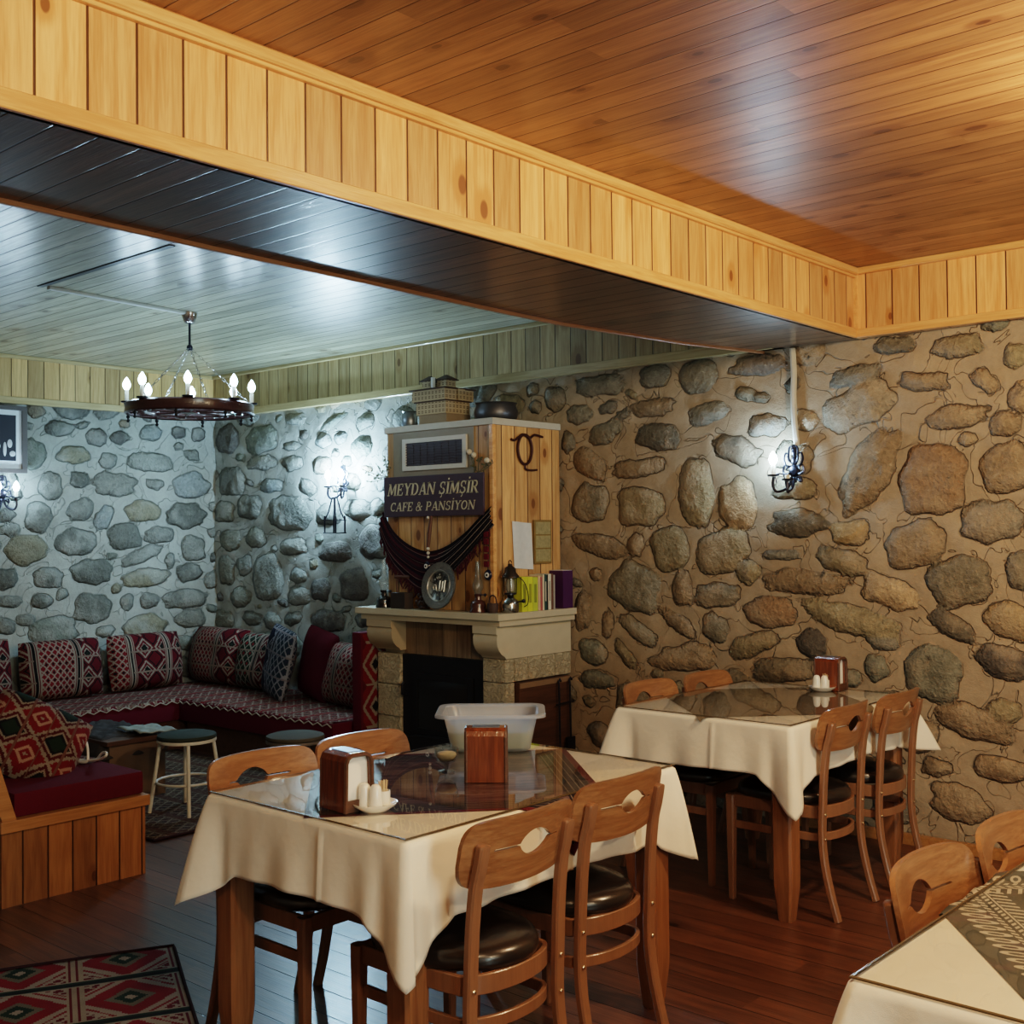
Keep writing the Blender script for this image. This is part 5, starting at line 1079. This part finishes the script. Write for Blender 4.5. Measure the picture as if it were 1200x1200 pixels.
def candle(t, x, y, z, h=.085, lit=True, mb=None):
    MB().lathe([(.0, z), (.030, z+.004), (.032, z+.012), (.026, z+.010), (.012, z+.008), (0, z+.008)], (x, y, 0), n=18).build('drip_pan', M_iron, t, 50)
    MB().lathe([(0, z+.008), (.0115, z+.008), (.0115, z+h), (.009, z+h+.004), (0, z+h+.004)], (x, y, 0), n=16).build('candle_sleeve', plain('ivory candle sleeve', (.72, .64, .50), .5) if 'ivory candle sleeve' not in bpy.data.materials else bpy.data.materials['ivory candle sleeve'], t, 50)
    if lit: MB().lathe([(0, 0), (.010, .002), (.019, .018), (.021, .032), (.015, .050), (.006, .066), (0, .072)], (x, y, z+h), n=18).build('bulb', mb or M_bulb, t, 60)
for k in range(8):
    a = 2*PI*k/8+.18; x, y = .345*math.cos(a), .345*math.sin(a); candle(t, x, y, 2.252, .075); BULBS.append(((-5.763+x*1.0, 3.731+y*1.0, 2.36), 1.0))
# ------------------------------------------------------------------ wall sconces (local: wall at y=0, room towards -y)
def sconce(name, label, loc, rz, arms, lantern=False, mb=None):
    t = thing(name, label, 'wall lamp', loc, rz, 'wrought iron candle sconces')
    b = MB(); b.lathe([(0, 0), (.03, 0), (.034, .01), (.022, .026), (0, .032)], (0, -.012, 0), n=20, mat=R90)
    for s in (-1, 1):
        for (x0, z0, x1, z1, k) in ((.010, .02, .052, .060, .03), (.012, -.01, .058, .0, .028), (.008, .04, .026, .10, .024), (.01, -.03, .045, -.052, .02)):
            c = catmull([(s*x0, -.02, z0), (s*(x0+x1)/2+s*.008, -.034, (z0+z1)/2-.012), (s*x1, -.03, z1), (s*(x1-.008), -.03, z1+k), (s*(x1-.026), -.034, z1+k*.8), (s*(x1-.02), -.038, z1+k*.25)], 5)
            b.tube(c, [.0075 - .004*i/len(c) for i in range(len(c))], 6)
    for z in (.095, .115, .05): b.ball((0, -.025, z), .014, 1, .7, 1.5, 8)
    b.tube([(0, -.014, -.06), (0, -.014, .13)], .009); b.build('scrolled_backplate', M_iron, t)
    for (x, y, z, lit, h) in arms:
        b = MB(); c = catmull([(x*.1, -.02, -.03), (x*.35, y*.45, -.085), (x*.8, y*.85, -.105), (x*1.02, y, z-.05), (x, y, z)], 7); b.tube(c, .0075, 8)
        c = catmull([(x*.4, y*.5, -.085), (x*.55, y*.6, -.02), (x*.9, y*.9, -.02), (x*.85, y*.9, -.06)], 6); b.tube(c, .0035, 6); b.build('arm', M_iron, t)
        candle(t, x, y, z, h, lit, mb)
    if lantern:
        b = MB(); z0, z1, r = -.26, -.35, .050
        for sx in (-1, 1):
            for sy in (-1, 1):
                b.tube([(sx*.012-.02, -.09+sy*.012, -.10), (sx*r*.6-.02, -.09+sy*r*.6, -.2), (sx*r-.02, -.09+sy*r, z0)], .005, 6); b.tube([(sx*r-.02, -.09+sy*r, z0+.03), (sx*r-.02, -.09+sy*r, z1)], .0065, 6)
        for z in (z0, z1):
            b.tube([(-.02+r*1.1*sx, -.09+r*1.1*sy, z) for sx, sy in ((-1, -1), (1, -1), (1, 1), (-1, 1))], .005, 6, closed=True)
        b.box(-.02-r, -.02+r, -.09-r, -.09+r, z1-.004, z1); b.build('hanging_cage', M_iron, t)
    return t
sconce('candle_sconce', 'wrought iron candle sconce with one lit bulb on the brown stone wall right', (-2.835, 5.392, 1.80), 0, ((-.085, -.085, -.03, True, .06), (.005, -.105, -.055, False, .028)), mb=M_bulb_r)
sconce('candle_sconce', 'glaring wrought iron sconce with a hanging iron cage left of the chimney', (-6.36, 5.392, 1.86), 0, ((-.09, -.09, -.03, True, .06), (.05, -.09, -.03, True, .06)), True, M_bulb_l)
sconce('candle_sconce', 'dark sconce with lit bulb below the framed picture on the left wall', (-7.99, 3.66, 1.80), PI/2, ((-.055, -.085, -.03, True, .05), (.07, -.085, -.03, True, .05)), mb=M_bulb_w)
BULBS += [((-2.885, 5.307, 1.865), 1.8), ((-6.45, 5.302, 1.925), 4.5), ((-6.31, 5.302, 1.925), 4.5), ((-7.905, 3.73, 1.855), 1.6), ((-7.905, 3.605, 1.855), 1.6)]
o = MB().tube(catmull([(-2.835, 5.400, 1.93), (-2.845, 5.398, 2.05), (-2.85, 5.40, 2.18), (-2.845, 5.399, 2.3), (-2.85, 5.398, 2.43)], 6), [.016]*25, 8).build('wall_conduit', plain('pale plaster cable strip', (.5, .47, .4), .8)); tag(o, 'pale plastered cable strip rising from the right sconce', 'cable strip')
# framed picture on the left wall
t = thing('framed_picture', 'dark framed night picture with white mat at the left picture edge', 'picture', (-7.985, 3.56, 2.185))
b = MB(); w, h = .275, .235
for q in ((-w, w, h-.03, h), (-w, w, -h, -h+.03), (-w, -w+.035, -h+.03, h-.03), (w-.035, w, -h+.03, h-.03)): b.box(0, .03, q[0], q[1], q[2], q[3], .002)
b.build('frame', plain('dark grey brown frame', (.07, .055, .05), .4), t, 0); MB().box(.004, .012, -w+.03, w-.03, -h+.025, h-.025).build('mat', plain('white mat board', (.75, .78, .8), .6), t, 0)
pc = MB().box(.012, .015, -w+.085, w-.075, -h+.085, h-.065).build('print', plain('night blue print', (.012, .013, .022), .3), t, 0)
b = MB()
for y_, z_, a, c in ((.155, -.03, .018, .030), (.12, -.07, .012, .05), (.175, -.10, .022, .020), (.07, -.05, .02, .022), (-.02, -.08, .03, .03)): b.ball((.016, y_, z_), 1.0, .003, a, c, 8)
b.build('pale_figures', plain('pale print figures', (.6, .6, .62), .6), pc)

# ------------------------------------------------------------------ light
def lamp(kind, loc, e, col, size=.03, rot=None, name='bulb_light', **k):
    l = bpy.data.lights.new(name, kind); l.energy = e; l.color = col
    if kind == 'POINT': l.shadow_soft_size = size
    if kind == 'AREA': l.shape = 'RECTANGLE'; l.size = size; l.size_y = k.get('sy', size)
    if kind == 'SPOT': l.shadow_soft_size = size; l.spot_size = k['ang']; l.spot_blend = .8
    o = bpy.data.objects.new(name, l); COL.objects.link(o); o.location = loc
    if rot: o.rotation_euler = rot
    return o
COOL = (.56, .80, 1.0); WARM = (1.0, .73, .43)
for p, e in WARMS: lamp('POINT', p, e, WARM, .09, name='warm_ceiling_bulb')
lamp('AREA', (3.22, .85, 1.5), EWIN, (.80, 1.0, .92), 2.0, (0, math.radians(90), 0), 'window_daylight', sy=1.3)
w = bpy.data.worlds.new('World'); sc.world = w; w.use_nodes = True; w.node_tree.nodes['Background'].inputs[0].default_value = (.75, .9, 1, 1); w.node_tree.nodes['Background'].inputs[1].default_value = .6
# ------------------------------------------------------------------ camera
f, yaw, pit, rol = 1357., .7254, .01769, -.00998
F = Vector((-math.sin(yaw)*math.cos(pit), math.cos(yaw)*math.cos(pit), math.sin(pit))); R0 = Vector((math.cos(yaw), math.sin(yaw), 0)); U0 = R0.cross(F)
R = R0*math.cos(rol)+U0*math.sin(rol); U = U0*math.cos(rol)-R0*math.sin(rol)
cam = bpy.data.cameras.new('camera'); co = bpy.data.objects.new('camera', cam); COL.objects.link(co)
co.matrix_world = Matrix(((R.x, U.x, -F.x, 0), (R.y, U.y, -F.y, 0), (R.z, U.z, -F.z, 1.5), (0, 0, 0, 1)))
cam.sensor_fit = 'HORIZONTAL'; cam.sensor_width = 36; cam.lens = f/1200*36; cam.clip_start = .02; sc.camera = co
sc.view_settings.view_transform = 'Filmic'; sc.view_settings.look = LOOK; sc.view_settings.exposure = EXPO
sc.cycles.use_denoising = True; sc.cycles.max_bounces = 6; sc.cycles.diffuse_bounces = 4; sc.cycles.glossy_bounces = 3; sc.cycles.transparent_max_bounces = 12; sc.cycles.sample_clamp_indirect = 4; sc.cycles.use_light_tree = True; sc.cycles.adaptive_threshold = .02; sc.cycles.caustics_reflective = False; sc.cycles.caustics_refractive = False
